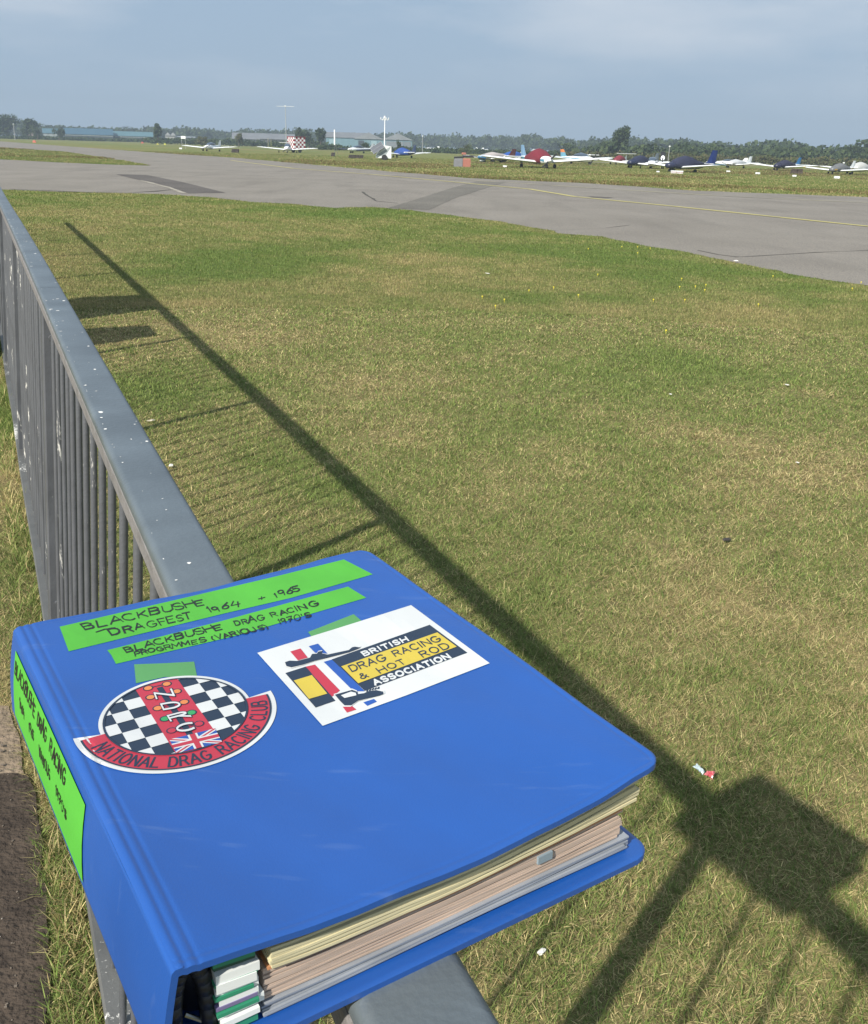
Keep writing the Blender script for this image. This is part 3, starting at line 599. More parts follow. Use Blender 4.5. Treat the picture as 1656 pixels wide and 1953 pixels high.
l2 = label(z1((287, 483), (800, 352), (1343, 204), (1423, 253), (850, 420), (325, 543), (305, 505)), 'narrower green paper label handwritten drag racing programmes')
d = Decal(S); hw_ = dict(mi=0, e=E2, hand=1.)
text(d, 'BLACKBUSHE', z1((160, 360), (700, 252), (716, 281), (185, 392)), sw=.15, **hw_)
text(d, 'DRAGFEST', z1((292, 384), (640, 315), (655, 342), (312, 418)), sw=.15, **hw_)
text(d, '1964', z1((722, 293), (864, 256), (876, 288), (738, 318)), sw=.15, **hw_)
text(d, '+', z1((950, 241), (980, 233), (985, 258), (955, 266)), sw=.14, **hw_)
text(d, '1965', z1((1014, 228), (1125, 194), (1140, 222), (1028, 250)), sw=.17, **hw_)
sw_ = z1((235, 402), (275, 388), (330, 386), (330, 390), (278, 393), (238, 406)); d.poly(sw_, 0, E2)
d.build('lettering', INK, l1)
d = Decal(S)
text(d, 'BLACKBUSHE', z1((350, 466), (778, 362), (795, 388), (368, 492)), sw=.17, **hw_)
text(d, 'DRAG', z1((834, 350), (966, 323), (978, 350), (850, 374)), sw=.17, **hw_)
text(d, 'RACING', z1((992, 318), (1190, 265), (1212, 288), (1012, 338)), sw=.17, **hw_)
text(d, 'PROGRMMES', z1((400, 488), (712, 422), (722, 444), (412, 507)), sw=.19, **hw_)
text(d, '(VARIOUS)', z1((738, 420), (975, 366), (996, 386), (752, 440)), sw=.19, **hw_)
text(d, "1970's", z1((1030, 346), (1168, 308), (1184, 336), (1042, 370)), sw=.15, **hw_)
d.build('lettering', INK, l2)
for q, s in ((z1((405, 545), (540, 540), (668, 533), (682, 604), (540, 600), (413, 628)), 'pale green tape tab above the round badge'), (z1((1168, 403), (1368, 325), (1407, 358), (1190, 434)), 'pale green tape tab above the white sticker')):
    d = Decal(S); d.poly(q, 0, E1); d.build('tape_tab', TG, binder)['label'] = s
# white club sticker
SW = mat('sticker_white', (.57, .58, .57), .35, var=.02, spec=.5); NVY = mat('sticker_navy', (.017, .030, .055), .4, var=.05); YLW = mat('sticker_yellow', (.52, .40, .05), .4, var=.03); RED = mat('sticker_red', (.42, .032, .055), .4, var=.04); BLU = mat('sticker_blue', (.02, .08, .33), .4, var=.04)
d = Decal(S); d.poly(z2((38, 397), (540, 243), (1050, 83), (1567, 465), (1020, 676), (468, 877)), 0, E2); stk = d.build('sticker', SW, binder); stk['label'] = 'white rectangular sticker of a drag racing and hot rod association'
d = Decal(S); ms = [SW, NVY, YLW, RED, BLU]
d.poly(z2((527, 440), (1172, 212), (1420, 396), (745, 647)), 1, E3)
d.poly(z2((590, 486), (1222, 262), (1350, 356), (702, 597)), 2, E4)
d.poly(z2((222, 530), (357, 487), (552, 712), (422, 757)), 1, E3); d.poly(z2((278, 579), (397, 543), (498, 665), (378, 700)), 2, E4)
d.poly(z2((355, 488), (417, 474), (582, 645), (530, 685)), 3, E3)
d.poly(z2((475, 456), (532, 440), (745, 650), (672, 650)), 4, E3)
d.poly(z2((600, 752), (655, 742), (690, 770), (628, 790)), 3, E3); d.poly(z2((735, 722), (805, 700), (825, 718), (762, 746)), 4, E3)
d.poly(z2((255, 388), (322, 368), (370, 428), (305, 446)), 3, E3); d.poly(z2((376, 353), (437, 336), (500, 402), (418, 396)), 4, E3)
drag = [(220, 458), (250, 448), (300, 450), (385, 428), (398, 404), (430, 402), (440, 388), (466, 384), (462, 400), (500, 408), (640, 378), (662, 360), (680, 356), (718, 362), (640, 392), (500, 428), (412, 450), (340, 474), (262, 492), (230, 484)]
cen = np.mean(drag, 0); d.poly(z2(*[tuple(np.array(p)+(np.array(p)-[470, 425])/np.array([420, 95])*np.array([9, 11])) for p in drag]), 0, E4); d.poly(z2(*drag), 1, E4+.0002)
rod = [(548, 672), (662, 640), (694, 652), (700, 668), (742, 662), (765, 650), (820, 642), (866, 652), (868, 668), (842, 678), (700, 712), (655, 742), (612, 742), (585, 716)]
d.poly(z2(*[tuple(np.array(p)+(np.array(p)-[700, 690])/np.array([160, 55])*np.array([9, 10])) for p in rod]), 0, E4); d.poly(z2(*rod), 1, E4+.0002)
d.poly(z2((588, 676), (655, 652), (686, 660), (690, 676), (612, 694)), 0, E4+.0004)
for k in range(5): d.poly(z2((752+k*18, 652-k*4), (762+k*18, 636-k*4), (770+k*18, 636-k*4), (766+k*18, 652-k*4)), 1, E4+.0001)
bold = dict(hand=0.)
text(d, 'BRITISH', z2((722, 393), (1012, 292), (1032, 316), (745, 416)), 0, E4, .32, gap=.36)
text(d, 'ASSOCIATION', z2((792, 580), (1284, 404), (1310, 430), (815, 608)), 0, E4, .32, gap=.34)
text(d, 'DRAG', z2((636, 484), (862, 405), (888, 444), (662, 520)), 1, E4+.0002, .18, gap=.26); text(d, 'RACING', z2((920, 388), (1215, 284), (1250, 316), (948, 420)), 1, E4+.0002, .18, gap=.26)
text(d, '&', z2((700, 540), (742, 525), (770, 554), (722, 570)), 1, E4+.0002, .18); text(d, 'HOT', z2((818, 500), (985, 438), (1018, 464), (848, 530)), 1, E4+.0002, .18, gap=.34); text(d, 'ROD', z2((1098, 393), (1272, 330), (1308, 362), (1130, 425)), 1, E4+.0002, .18, gap=.34)
d.build('sticker_print', ms, stk)
# round club badge: circle on the cover, centre and radius measured on its plane
BC = np.array([-.1378, .4543]); BR = .0378
def clip(P, Q):                                           # convex clip
    for i in range(len(Q)):
        a, b = np.array(Q[i]), np.array(Q[(i+1) % len(Q)]); o_ = []
        if not len(P): return []
        for j in range(len(P)):
            p, q = np.array(P[j]), np.array(P[(j+1) % len(P)])
            sp_ = (b-a)[0]*(p-a)[1]-(b-a)[1]*(p-a)[0]; sq = (b-a)[0]*(q-a)[1]-(b-a)[1]*(q-a)[0]
            if sp_ >= 0: o_.append(p)
            if sp_*sq < 0: o_.append(p+(q-p)*sp_/(sp_-sq))
        P = o_
    return P
def world_to_px(x, y, z):
    P = np.array([x, y, z])-EYE; zc = P @ _f; return np.array([CX+F*(P @ IR)/zc, CY-F*(P @ IU)/zc])
def pxflat(p): return onz(p, Z0)[:2]
def loc2px(p): return world_to_px(BC[0]+BR*p[0], BC[1]+BR*p[1], Z0)      # badge-local (radius 1) to outline space
class Loc(Decal):
    def poly(s, P, mi, e): Decal.poly(s, [loc2px(p) for p in P], mi, e)
circ = lambda r, a0=0, a1=360, n=64, c=(0, 0): [(c[0]+r*math.cos(R(a0+(a1-a0)*k/n)), c[1]+r*math.sin(R(a0+(a1-a0)*k/n))) for k in range(n+(0 if a1-a0 == 360 else 1))]
A0, A1 = -147.5, 27.; RR = 1.345
d = Loc(S, 12); top_ = circ(1.075, A1, A0+360, 60)
d.poly([(p[0], p[1]) for p in circ(RR+.085, A0-3.5, A1+2.5, 60)]+top_, 0, E2)
badge = d.build('badge', SW, binder); badge['label'] = 'round chequered club badge with a red lettered ribbon round its lower edge'
d = Loc(S, 12); mb_m = [SW, NVY, RED, BLU, mat('badge_orange', (.6, .2, .06), .4), mat('badge_green', (.04, .3, .1), .4)]
ctr = circ(1.0, n=72); d.poly(ctr, 1, E3)
TLb, TRb, BRb, BLb = [(pxflat(p)-BC)/BR for p in z3((458, 234), (800, 142), (1165, 660), (790, 750))]
# band runs along direction e2, width along e1
e2 = ((BLb-TLb)+(BRb-TRb))/2; e2 /= np.hypot(*e2); e1 = np.array([-e2[1], e2[0]]); e1 = e1 if e1 @ (TRb-TLb) > 0 else -e1
bl = float((TLb+BLb)/2 @ e1); br_ = float((TRb+BRb)/2 @ e1)
cellp = [(pxflat(p)-BC)/BR for p in z3((495, 295), (535, 365), (395, 398), (355, 320))]
ch = abs(float((cellp[1]-cellp[0]) @ e2)); cw = abs(float((cellp[3]-cellp[0]) @ e1)); t0 = float(cellp[0] @ e2)
def LT(a, t_): return e1*a+e2*t_
for side, xb, sg in ((0, bl, -1), (1, br_, 1)):
    tt = t0 if side == 0 else float(((pxflat(z3((860, 215))[0])-BC)/BR) @ e2)
    for i in range(4):
        for j in range(-6, 12):
            if (i+j) % 2: continue
            a, b = xb+sg*cw*i, xb+sg*cw*(i+1); ta, tb = tt+ch*j, tt+ch*(j+1)
            P = [LT(a, ta), LT(b, ta), LT(b, tb), LT(a, tb)]
            ar = sum(P[k][0]*P[(k+1) % 4][1]-P[(k+1) % 4][0]*P[k][1] for k in range(4))
            P = clip(P if ar > 0 else P[::-1], ctr)
            if len(P) > 2: d.poly(P, 0, E4)
band = [LT(bl, -1.2), LT(br_, -1.2), LT(br_, 1.2), LT(bl, 1.2)]; ar = sum(band[k][0]*band[(k+1) % 4][1]-band[(k+1) % 4][0]*band[k][1] for k in range(4))
d.poly(clip(band if ar > 0 else band[::-1], ctr), 2, E4)
d.poly([tuple(p) for p in circ(RR, A0+.5, A1-.5, 60)]+circ(1.02, A1-.5, A0+.5, 60), 2, E3)
# thin navy outlines of disc and ribbon
def ringseg(r0, r1, a0, a1, mi, e, n=60):
    for k in range(n):
        a, b = a0+(a1-a0)*k/n, a0+(a1-a0)*(k+1)/n; d.poly([(r1*math.cos(R(a)), r1*math.sin(R(a))), (r1*math.cos(R(b)), r1*math.sin(R(b))), (r0*math.cos(R(b)), r0*math.sin(R(b))), (r0*math.cos(R(a)), r0*math.sin(R(a)))], mi, e)
ringseg(.99, 1.02, 0, 360, 1, E4+.0002); ringseg(RR-.015, RR+.012, A0+.5, A1-.5, 1, E4)
# timing-light tree down the band: stem, lamps, letters
bc = (bl+br_)/2; bw = br_-bl
def disc(p, r, mi, e): d.poly([tuple(np.array(p)+r*np.array([math.cos(k*math.pi/6), math.sin(k*math.pi/6)])) for k in range(12)], mi, e)
def pl(p): return (pxflat(z3(p)[0])-BC)/BR
st = [pl((655, 215)), pl((905, 600))]; dv = st[1]-st[0]; dv /= np.hypot(*dv); nn = np.array([-dv[1], dv[0]])*.045
d.poly([st[0]+nn, st[1]+nn, st[1]-nn, st[0]-nn], 1, E4+.0001)
lamps = [((563, 222), (714, 188), 4), ((583, 295), (795, 248), 4), ((642, 384), (855, 334), 4), ((700, 470), (915, 420), 5), ((755, 565), (975, 510), 2)]
for a, b, mi in lamps:
    pa, pb = pl(a), pl(b); q = pb-pa; q /= np.hypot(*q); nn = np.array([-q[1], q[0]])*.012; d.poly([pa+nn, pb+nn, pb-nn, pa-nn], 1, E4+.00012)
    for p in (pa, pb): disc(p, .078, 1, E4+.00016); disc(p, .058, mi, E4+.00026)
for ch_, q in (('N', ((615, 262), (750, 232), (772, 280), (632, 306))), ('D', ((668, 352), (805, 328), (828, 372), (690, 395))), ('R', ((722, 446), (868, 408), (905, 448), (748, 486))), ('C', ((790, 528), (925, 496), (948, 548), (808, 578)))):
    text(d, ch_, z3(*q), 0, E4+.0005, .2, mapf=None) if False else None
    dd_ = Decal(S, 12); text(dd_, ch_, z3(*q), 1, E4+.0004, .48); text(dd_, ch_, z3(*q), 0, E4+.0006, .27)
    for f_, m_ in zip(dd_.mb.f, dd_.mb.m): d.mb.face([dd_.mb.v[i] for i in f_], m_)
# union flag on the lower end of the band
fl = [pl(p) for p in ((735, 638), (1105, 548), (1165, 660), (792, 750))]; hf = homog([(0, 0), (2, 0), (2, 1), (0, 1)], fl)
fq = lambda P, mi, e: d.poly([tuple(hf(p)) for p in P], mi, e)
fq([(0, 0), (2, 0), (2, 1), (0, 1)], 3, E4+.0002)
def band_(a, b, w, mi, e):
    a, b = np.array(a, float), np.array(b, float); q = (b-a)/np.hypot(*(b-a)); n_ = np.array([-q[1], q[0]])*w/2; P = clip([a+n_, b+n_, b-n_, a-n_][::-1], [(0, 0), (2, 0), (2, 1), (0, 1)])
    if len(P) < 3: P = clip([a+n_, b+n_, b-n_, a-n_], [(0, 0), (2, 0), (2, 1), (0, 1)])
    fq(P, mi, e)
for a, b in (((-.1, -.05), (2.1, 1.05)), ((-.1, 1.05), (2.1, -.05))): band_(a, b, .22, 0, E4+.0003); band_(a, b, .08, 2, E4+.00036)
band_((1, -.1), (1, 1.1), .42, 0, E4+.00042); band_((-.1, .5), (2.1, .5), .36, 0, E4+.00042); band_((1, -.1), (1, 1.1), .24, 2, E4+.0005); band_((-.1, .5), (2.1, .5), .2, 2, E4+.0005)
# ribbon words round the arc
words = 'NATIONAL DRAG RACING CLUB'; wt = sum(G_[c][0]+.3 for c in words)-.3; aa0, aa1 = A0+12, A1-8
def arcmap(p):
    a = R(aa0+(aa1-aa0)*p[0]/wt); r = 1.075+.215*(1-p[1])*0+.215*p[1]; r = 1.29-.215*p[1]; return loc2px((r*math.cos(a), r*math.sin(a)))
dd_ = Decal(S, 12)
x_un = 1.18*R(aa1-aa0)/wt; 
def text_arc(dec, s, mi, e, sw):
    x0 = 0; ax = x_un/.215
    for c in s:
        gw, stks = G_[c]
        for q in stks:
            P = [np.array((p[0]+x0, p[1])) for p in q]
            for a, b in zip(P[:-1], P[1:]):
                v = (b-a)*np.array([ax, 1]); l_ = np.hypot(*v)
                if l_ < 1e-6: continue
                v /= l_; n_ = np.array([-v[1]/ax, v[0]])*sw/2; ex = v*np.array([1/ax, 1])*sw*.4
                dec.poly([arcmap(a-ex+n_), arcmap(b+ex+n_), arcmap(b+ex-n_), arcmap(a-ex-n_)], mi, e)
        x0 += gw+.3
text_arc(dd_, words, 1, E4, .135)
for f_, m_ in zip(dd_.mb.f, dd_.mb.m): d.mb.face([dd_.mb.v[i] for i in f_], m_)
d.build('badge_print', mb_m, badge)
# spine label with scribbled writing
def spi(px):                                              # outline point -> (v, w) on the spine
    d_ = ray(px); best = None; v, w = .5, .3
    for _ in range(25):
        p = sp(v, w); e_ = 1e-4; dv_ = (sp(v+e_, w)-p)/e_; dw_ = (sp(v, w+e_)-p)/e_
        M_ = np.array([dv_, dw_, -d_]).T; s_ = np.linalg.solve(M_, EYE-p+0*d_) if False else np.linalg.lstsq(np.array([dv_, dw_, -d_]).T, EYE-p, rcond=None)[0]
        v += s_[0]; w += s_[1]; w = min(max(w, -.2), 1.3)
    return v, w
SQ = [spi(p) for p in ((25.4, 1237), (172.4, 1565.5), (177, 1657), (29.6, 1309))]
print('spine quad', SQ)
va, vb = .045, SQ[1][0]-.028; wa, wb = .13, .90
def spsurf(p, e):                                         # metres along the spine and down it
    x = sp(p[0]/HT, p[1]/(ZT-ZB)); return x+np.array([OUT[0], OUT[1], 0])*e
HS = ZT-ZB
d = Decal(spsurf, .012); d.poly([(va*HT, wa*HS), (vb*HT, wa*HS), (vb*HT, wb*HS), (va*HT, wb*HS)], 0, E2*1.5); l3 = d.build('spine_label', LG, binder); l3['label'] = 'green paper strip down the binder spine with scribbled writing'
d = Decal(spsurf, .012)
vs_ = lambda a, b, c, e_: [((va+(vb-va)*a)*HT, c*HS), ((va+(vb-va)*b)*HT, c*HS), ((va+(vb-va)*b)*HT, e_*HS), ((va+(vb-va)*a)*HT, e_*HS)]
for wd_, q in (('BLACKBUSHE', (.02, .36, .18, .35)), ('DRAG', (.40, .53, .18, .35)), ('RACING', (.58, .78, .18, .35)), ('1964', (.12, .20, .50, .63)), ('1965', (.28, .36, .50, .63)), ('VARIOUS', (.44, .60, .50, .63)), ("1970's", (.68, .82, .50, .63))): text(d, wd_, vs_(*q), 0, E3*1.5, .13, hand=1.)
d.build('lettering', INK, l3)

# --- contents, seen at the near end
def under(u, v): return cz(u, v)-TK-.0006
zb0 = ZB+.0042
def sheetstack(name, m, f0, f1, n, u0, u1, vn, jit, sag=0., fan=0., parent=binder, fill=.97, tk=None, seed=3, du=0.):
    rd = np.random.default_rng(seed); mb = MB()
    for k in range(n):
        fa = f0+(f1-f0)*k/n; fb = fa+(f1-f0)/n*fill; ua, ub = u0+rd.uniform(-1, 1)*jit*.5, u1+rd.uniform(-1, 1)*max(jit, .008); vv = vn+rd.uniform(-1, 1)*jit*.7; us = np.linspace(ua, ub, 26); rows = []
        ph = rd.uniform(0, 6)
        for v in (.05, .5, vv):
            t_, b_ = [], []
            for u in us:
                x, y = cxy(u, v); hi = under(min(u, .97), min(v, .985))-zb0; w_ = .012*math.sin(u*9+ph)+fan*max(0, u-.6)
                q0 = zb0+hi*min(.985, max(0, fa+w_)); q1 = zb0+hi*min(.99, max(.004, fb+w_)); b_.append((x, y, q0)); t_.append((x, y, q1))
            rows.append((t_, b_))
        N_ = len(us)
        V = [p for t_, b_ in rows for p in t_+b_]; fs = []
        for i in range(2):
            o1, o2 = i*2*N_, (i+1)*2*N_
            for j in range(N_-1): fs += [(o1+j, o2+j, o2+j+1, o1+j+1), (o1+N_+j, o1+N_+j+1, o2+N_+j+1, o2+N_+j)]
            fs += [(o1, o1+N_, o2+N_, o2), (o1+N_-1, o2+N_-1, o2+2*N_-1, o1+2*N_-1)]
        o2 = 4*N_
        for j in range(N_-1): fs.append((o2+j, o2+N_+j, o2+N_+j+1, o2+j+1))
        mb.raw(V, fs)
    return mb.build(name, m, parent)
def paper(n, c, r=.6, **k): return mat(n, c, r, var=.14, scale=22, stretch=(1, 1, 9), **k)
sheetstack('plastic_sleeves', paper('grey_sleeves', (.27, .29, .32), .22, alpha=None), .0, .145, 7, .150, .955, .972, .006, seed=1)
sheetstack('page_block', paper('buff_pages', (.46, .355, .285)), .15, .51, 16, .155, .935, .966, .0012, seed=2)
sheetstack('divider_sheet', paper('orange_card', (.50, .24, .12)), .51, .545, 2, .16, .93, .970, .002, seed=4)
sheetstack('page_block', paper('cream_pages', (.60, .54, .34)), .555, .78, 7, .165, .958, .976, .004, fan=.10, seed=5)
sheetstack('page_block', paper('brown_pages', (.32, .265, .19)), .785, .88, 5, .16, .94, .968, .004, fan=.22, seed=6)
sheetstack('plastic_sleeves', paper('clear_sleeves', (.38, .39, .36), .2), .88, .985, 5, .16, .958, .975, .006, fan=.0, seed=7)
TB = mat('blue_tab', (.22, .28, .32), .3)
mb = MB()
for u, f0_, w_ in ((.72, .33, .025),):
    P = []
    for uu in (u, u+w_*1.4):
        x, y = cxy(uu, .9705); hi = under(uu, .9705)-zb0; P += [(x, y, zb0+hi*f0_), (x, y, zb0+hi*(f0_+.10))]
    dvv = (cxy(u, .950)-cxy(u, .9705)); mb.rings([[P[0], P[2], P[3], P[1]], [(p[0]+dvv[0], p[1]+dvv[1], p[2]) for p in (P[0], P[2], P[3], P[1])]])
mb.build('index_tab', TB, binder)
# striped dividers by the rings
sheetstack('divider_sheet', mat('white_card', (.72, .74, .72), .5, var=.05), .20, .70, 5, .075, .145, .973, .006, seed=8)
for i, (f0_, f1_) in enumerate(((.03, .12), (.235, .275), (.42, .46), (.55, .585), (.80, .97))): sheetstack('divider_sheet', mat('green_card', (.03, .24, .13), .5, var=.1), f0_, f1_, 1, .070, .140, .976, .004, seed=20+i)
sheetstack('divider_sheet', mat('purple_card', (.17, .14, .27), .5, var=.1), .31, .35, 1, .072, .142, .976, .004, seed=30)
sheetstack('divider_sheet', mat('white_card', (.72, .74, .72), .5, var=.05), .13, .19, 1, .075, .145, .977, .006, seed=9)
sheetstack('divider_sheet', mat('dark_green_card', (.012, .07, .045), .5, var=.1), .72, .79, 2, .07, .145, .970, .004, seed=10)
BK = mat('ring_plastic', (.014, .014, .016), .45); MT = mat('ring_metal', (.35, .35, .33), .3, metal=1.)
mb = MB()
pts = []
for k in range(15):
    a = math.pi*k/14; u = .043+.030*math.cos(a)*1.; x, y = cxy(u-.006, .955); pts.append((x, y, zb0+.004+.037*math.sin(a)**.8))
for a, b in zip(pts[:-1], pts[1:]): mb.tube(a, b, .004, n=10)
mb.build('ring', BK, binder, smooth=True)
mb = MB(); x, y = cxy(.045, .93); x2, y2 = cxy(.045, .06); 
L_ = []
for (xx, yy) in ((x, y), (x2, y2)):
    L_.append([(xx+.016*math.cos(q)*1., yy, zb0+.026+.020*math.sin(q)) for q in [2*math.pi*k/16 for k in range(16)]])
mb.rings(L_); mb.build('ring_mechanism', BK, binder, smooth=True)
mb = MB(); x, y = cxy(.062, .965); mb.tube((x-.010, y, zb0+.012), (x-.002, y+.002, zb0+.006), .0011, n=8); mb.build('ring_rivet', MT, binder)
# ------------------------------------------------------------------ parked aeroplanes
def gp(px): return onz(px, 0)
PAINT = {}
def pm(rgb, rough=.35):
    k = 'paint_%d_%d_%d' % rgb; return mat(k, tuple(v*(.92 if min(rgb) > 190 else .62) for v in lin(*rgb)), rough, var=.05, scale=2.)
FAB = lambda rgb: flat('cover_fabric_%d_%d_%d' % rgb, rgb, .85, scale=3., bump=.5, bscale=6.)
TYRE = mat('tyre', (.02, .02, .02), .8); STEEL = mat('strut_metal', (.5, .5, .5), .4, metal=.6); GLASS = mat('canopy_glass', (.05, .07, .10), .08, var=.05, spec=.8)
WHITE = (240, 242, 243)
def wing(side, root, tip, ch0, ch1, span, z0, dih, th, sweep=0., x0=.35):
    mb = MB(); rs = []
    pr = [(0, 0), (.12, .5), (.4, .55), (.75, .25), (1, .02), (1, -.02), (.7, -.2), (.35, -.42), (.1, -.35)]
    for k in range(7):
        q = k/6; y = root+(tip-root)*q; ch = ch0+(ch1-ch0)*q; zz = z0+math.tan(dih)*(y-root); xl = x0-sweep*q-(.12 if k == 6 else 0)
        ch = ch-(.25 if k == 6 else 0); t_ = th*ch*(1 if k < 6 else .45)
        rs.append([(xl-px_*ch, side*y, zz+pz*t_) for px_, pz in pr])
    mb.rings(rs); return mb
def ell(x, hw, hh, zc, n=18, pw=2.4):
    r = []
    for k in range(n):
        a = 2*math.pi*k/n; c, s = math.cos(a), math.sin(a); r.append((x, hw*math.copysign(abs(c)**(2/pw), c), zc+hh*math.copysign(abs(s)**(2/pw), s)))
    return r
def plane(px, head, sc, label, body=WHITE, wingc=None, finc=None, cover=None, ttail=0., high=False, stripe=None, tipc=None, nosec=None, span=9.3, prop=True, reg=None, tailc=None, spats=False, canopy=True, group='light aeroplanes parked on the grass', finh=1., bulk=1., fint=None):
    e = empty('aeroplane', gp(px), R(head)); e.scale = (sc, sc, sc*.8); tag(e, label, 'aeroplane', group)
    wingc = wingc or body; finc = finc or body; tailc = tailc or body; B = pm(body)
    mb = MB(); secs = [(2.25, .16, .16, 1.02), (2.1, .38, .30, 1.02), (1.5, .50, .40, 1.03), (.9, .56, .46, 1.06), (0, .58, .48, 1.08), (-1.2, .55, .46, 1.1), (-2.2, .40, .36, 1.12), (-3.6, .22, .24, 1.16), (-4.7, .09, .16, 1.2), (-4.95, .03, .08, 1.2)]
    mb.rings([ell(x, w, h, z) for x, w, h, z in secs]); f = mb.build('fuselage', B, e); smooth_angle(f, 50)
    if stripe:
        mb = MB()
        for s in (-1, 1):
            for (x, w, h, z), (x2, w2, h2, z2_) in zip(secs[1:-2], secs[2:-1]): mb.face([(x, s*(w+.012), z+.12), (x2, s*(w2+.012), z2_+.10), (x2, s*(w2+.012), z2_-.06), (x, s*(w+.012), z-.12)][::s])
        mb.build('stripe', pm(stripe), e)
    if not cover or nosec:
        pass
    if nosec == 'cover': nosec = cover
    if nosec:
        mb = MB(); mb.rings([ell(2.28, .17, .17, 1.02), ell(2.12, .39, .31, 1.02), ell(1.5, .51, .41, 1.03)]); smooth_angle(mb.build('cowling', pm(nosec), e), 50)
    if canopy and not high and not cover:
        mb = MB(); mb.rings([ell(1.0, .30, .05, 1.46), ell(.45, .46, .30, 1.60), ell(-.4, .50, .42, 1.62), ell(-1.3, .42, .30, 1.55), ell(-1.9, .2, .06, 1.5)]); smooth_angle(mb.build('canopy', GLASS, e), 50)
    if high:
        mb = MB(); mb.rings([ell(1.1, .45, .1, 1.45), ell(.5, .52, .36, 1.72), ell(-.6, .53, .4, 1.72), ell(-1.9, .3, .15, 1.45)]); smooth_angle(mb.build('cabin', B, e), 50)
        mb = MB()
        for s in (-1, 1): mb.face([(.7, s*.545, 1.5), (-1.1, s*.545, 1.5), (-.9, s*.535, 1.92), (.4, s*.535, 1.92)][::s])
        mb.build('window', GLASS, e)
    wz = 2.10 if high else .82; dih = R(1.5 if high else 5.5)
    for s in (-1, 1):
        smooth_angle(wing(s, .42 if not high else .02, span/2, 1.6, 1.15, span, wz, dih, .19, .1, .75).build('wing', pm(wingc), e), 50)
        if tipc:
            y = span/2; smooth_angle(wing(s, y-.35, y+.03, 1.17, .95, span, wz+math.tan(dih)*(y-.8), dih, .15, .02, .67).build('wing_tip', pm(tipc), e), 50)
    # fin and tailplane
    mb = MB(); rs = []
    for z, xa, xb, t_ in ((1.2, -3.2, -4.95, .06), (1.6, -3.75, -5.0, .055), (2.45*finh, -4.35, -5.15, .03)):
        rs.append([(xa, 0, z), ((xa+xb)/2, t_, z), (xb, .01, z), (xb, -.01, z), ((xa+xb)/2, -t_, z)])
    mb.rings(rs); fo = mb.build('fin', pm(finc), e)
    if fint:
        a_, b_ = np.array(rs[1]), np.array(rs[2]); mb = MB(); mb.rings([[tuple((p+(q-p)*.5)*np.array([1, 1.25, 1])) for p, q in zip(a_, b_)], [tuple(np.array(q)*np.array([1, 1.4, 1.01])) for q in b_]]); mb.build('fin_cap', pm(fint), fo)
    tz = ttail if ttail else 1.22
    mb = MB()
    mb.rings([[(-4.2-.15*abs(y)/1.6, y, tz+.04), (-4.6, y, tz+.09), (-5.0, y, tz), (-4.6, y, tz-.06)] for y in (-1.62, -1.5, 0, 1.5, 1.62)])
    mb.build('tailplane', pm(tailc), e)
    if cover:
        mb = MB(); h = bulk
        S_ = [(1.5, .56, .44, 1.08), (1.1, .62, .50*h, 1.12), (.5, .66, .66*h, 1.20), (-.3, .68, .76*h, 1.26), (-1.2, .64, .66*h, 1.20), (-2.1, .54, .50, 1.14), (-2.9, .38, .38, 1.14)]
        rg = []
        for i, (x, w, hh, z) in enumerate(S_):
            r = ell(x, w, hh, z, 24, 2.1); rg.append([(p[0]+.03*math.sin(j*1.7+i), p[1]*(1+.025*math.sin(j*2.3+i*1.9)), max(.68, p[2]+.02*math.sin(j*3.1+i))) for j, p in enumerate(r)])
        mb.rings(rg); smooth_angle(mb.build('cabin_cover', FAB(cover), e), 60)
    # undercarriage
    for x, y in ((1.75, 0), (-.35, 1.45), (-.35, -1.45)):
        mb = MB(); mb.tube((x, y, .2), (x, y*.93, .66), .035); o = mb.build('undercarriage', STEEL, e)
        mb = MB(); mb.tube((x, y-.07, .2), (x, y+.07, .2), .2, n=18); mb.build('wheel', TYRE, o)
        if spats: mb = MB(); mb.rings([ell(x+.42, .03, .04, .24), ell(x+.15, .12, .15, .28), ell(x-.15, .12, .15, .28), ell(x-.5, .03, .04, .24)]); smooth_angle(mb.build('wheel_spat', B, o), 60)
    if prop:
        mb = MB(); mb.rings([ell(2.27, .17, .17, 1.02), ell(2.45, .13, .13, 1.02), ell(2.6, .03, .03, 1.02)]); o = mb.build('spinner', pm(nosec or body), e)
        mb = MB(); mb.box((2.34, 0, 1.02), (.04, .14, 1.75), 0, Matrix.Rotation(R(35+head), 3, 'X')); mb.build('propeller', mat('propeller_black', (.03, .03, .03), .4), e)
    for ch in e.children:
        if ch.name.split('.')[0] != 'undercarriage': ch.location.z = -.24
    if reg:
        d = MB(); w = sum(G_[c][0]+.25 for c in reg)-.25; Lx, hh = 1.55, .30
        class _D:
            def poly(s, P, mi, e_): d.face([(-2.05-p[0]*Lx, .53-.115*(p[0]*Lx)+.035, 1.02+p[1]*hh) for p in P], mi)
        text(_D(), reg, [(0, 1), (1, 1), (1, 0), (0, 0)], 0, 0, .2)
        mb = MB(); mb.v = d.v; mb.f = d.f; mb.m = d.m; mb.build('registration', pm((30, 30, 60)), e).location.z = -.24
        mb = MB(); mb.face([(-3.65, .275, .98), (-4.6, .135, 1.05), (-4.6, .145, 1.28), (-3.65, .285, 1.32)]); mb.build('flash', pm((120, 25, 35)), e).location.z = -.24
    return e
NAVY = (44, 50, 80)
plane((402, 288.5), 262, .82, 'white low-winged aeroplane alone at the far left of the parked row', span=9.6, finh=1.0)
plane((549, 291.5), 276, .90, 'white aeroplane with a high-set tailplane in front of the chequered caravan', ttail=2.15, span=9.8, finh=.95)
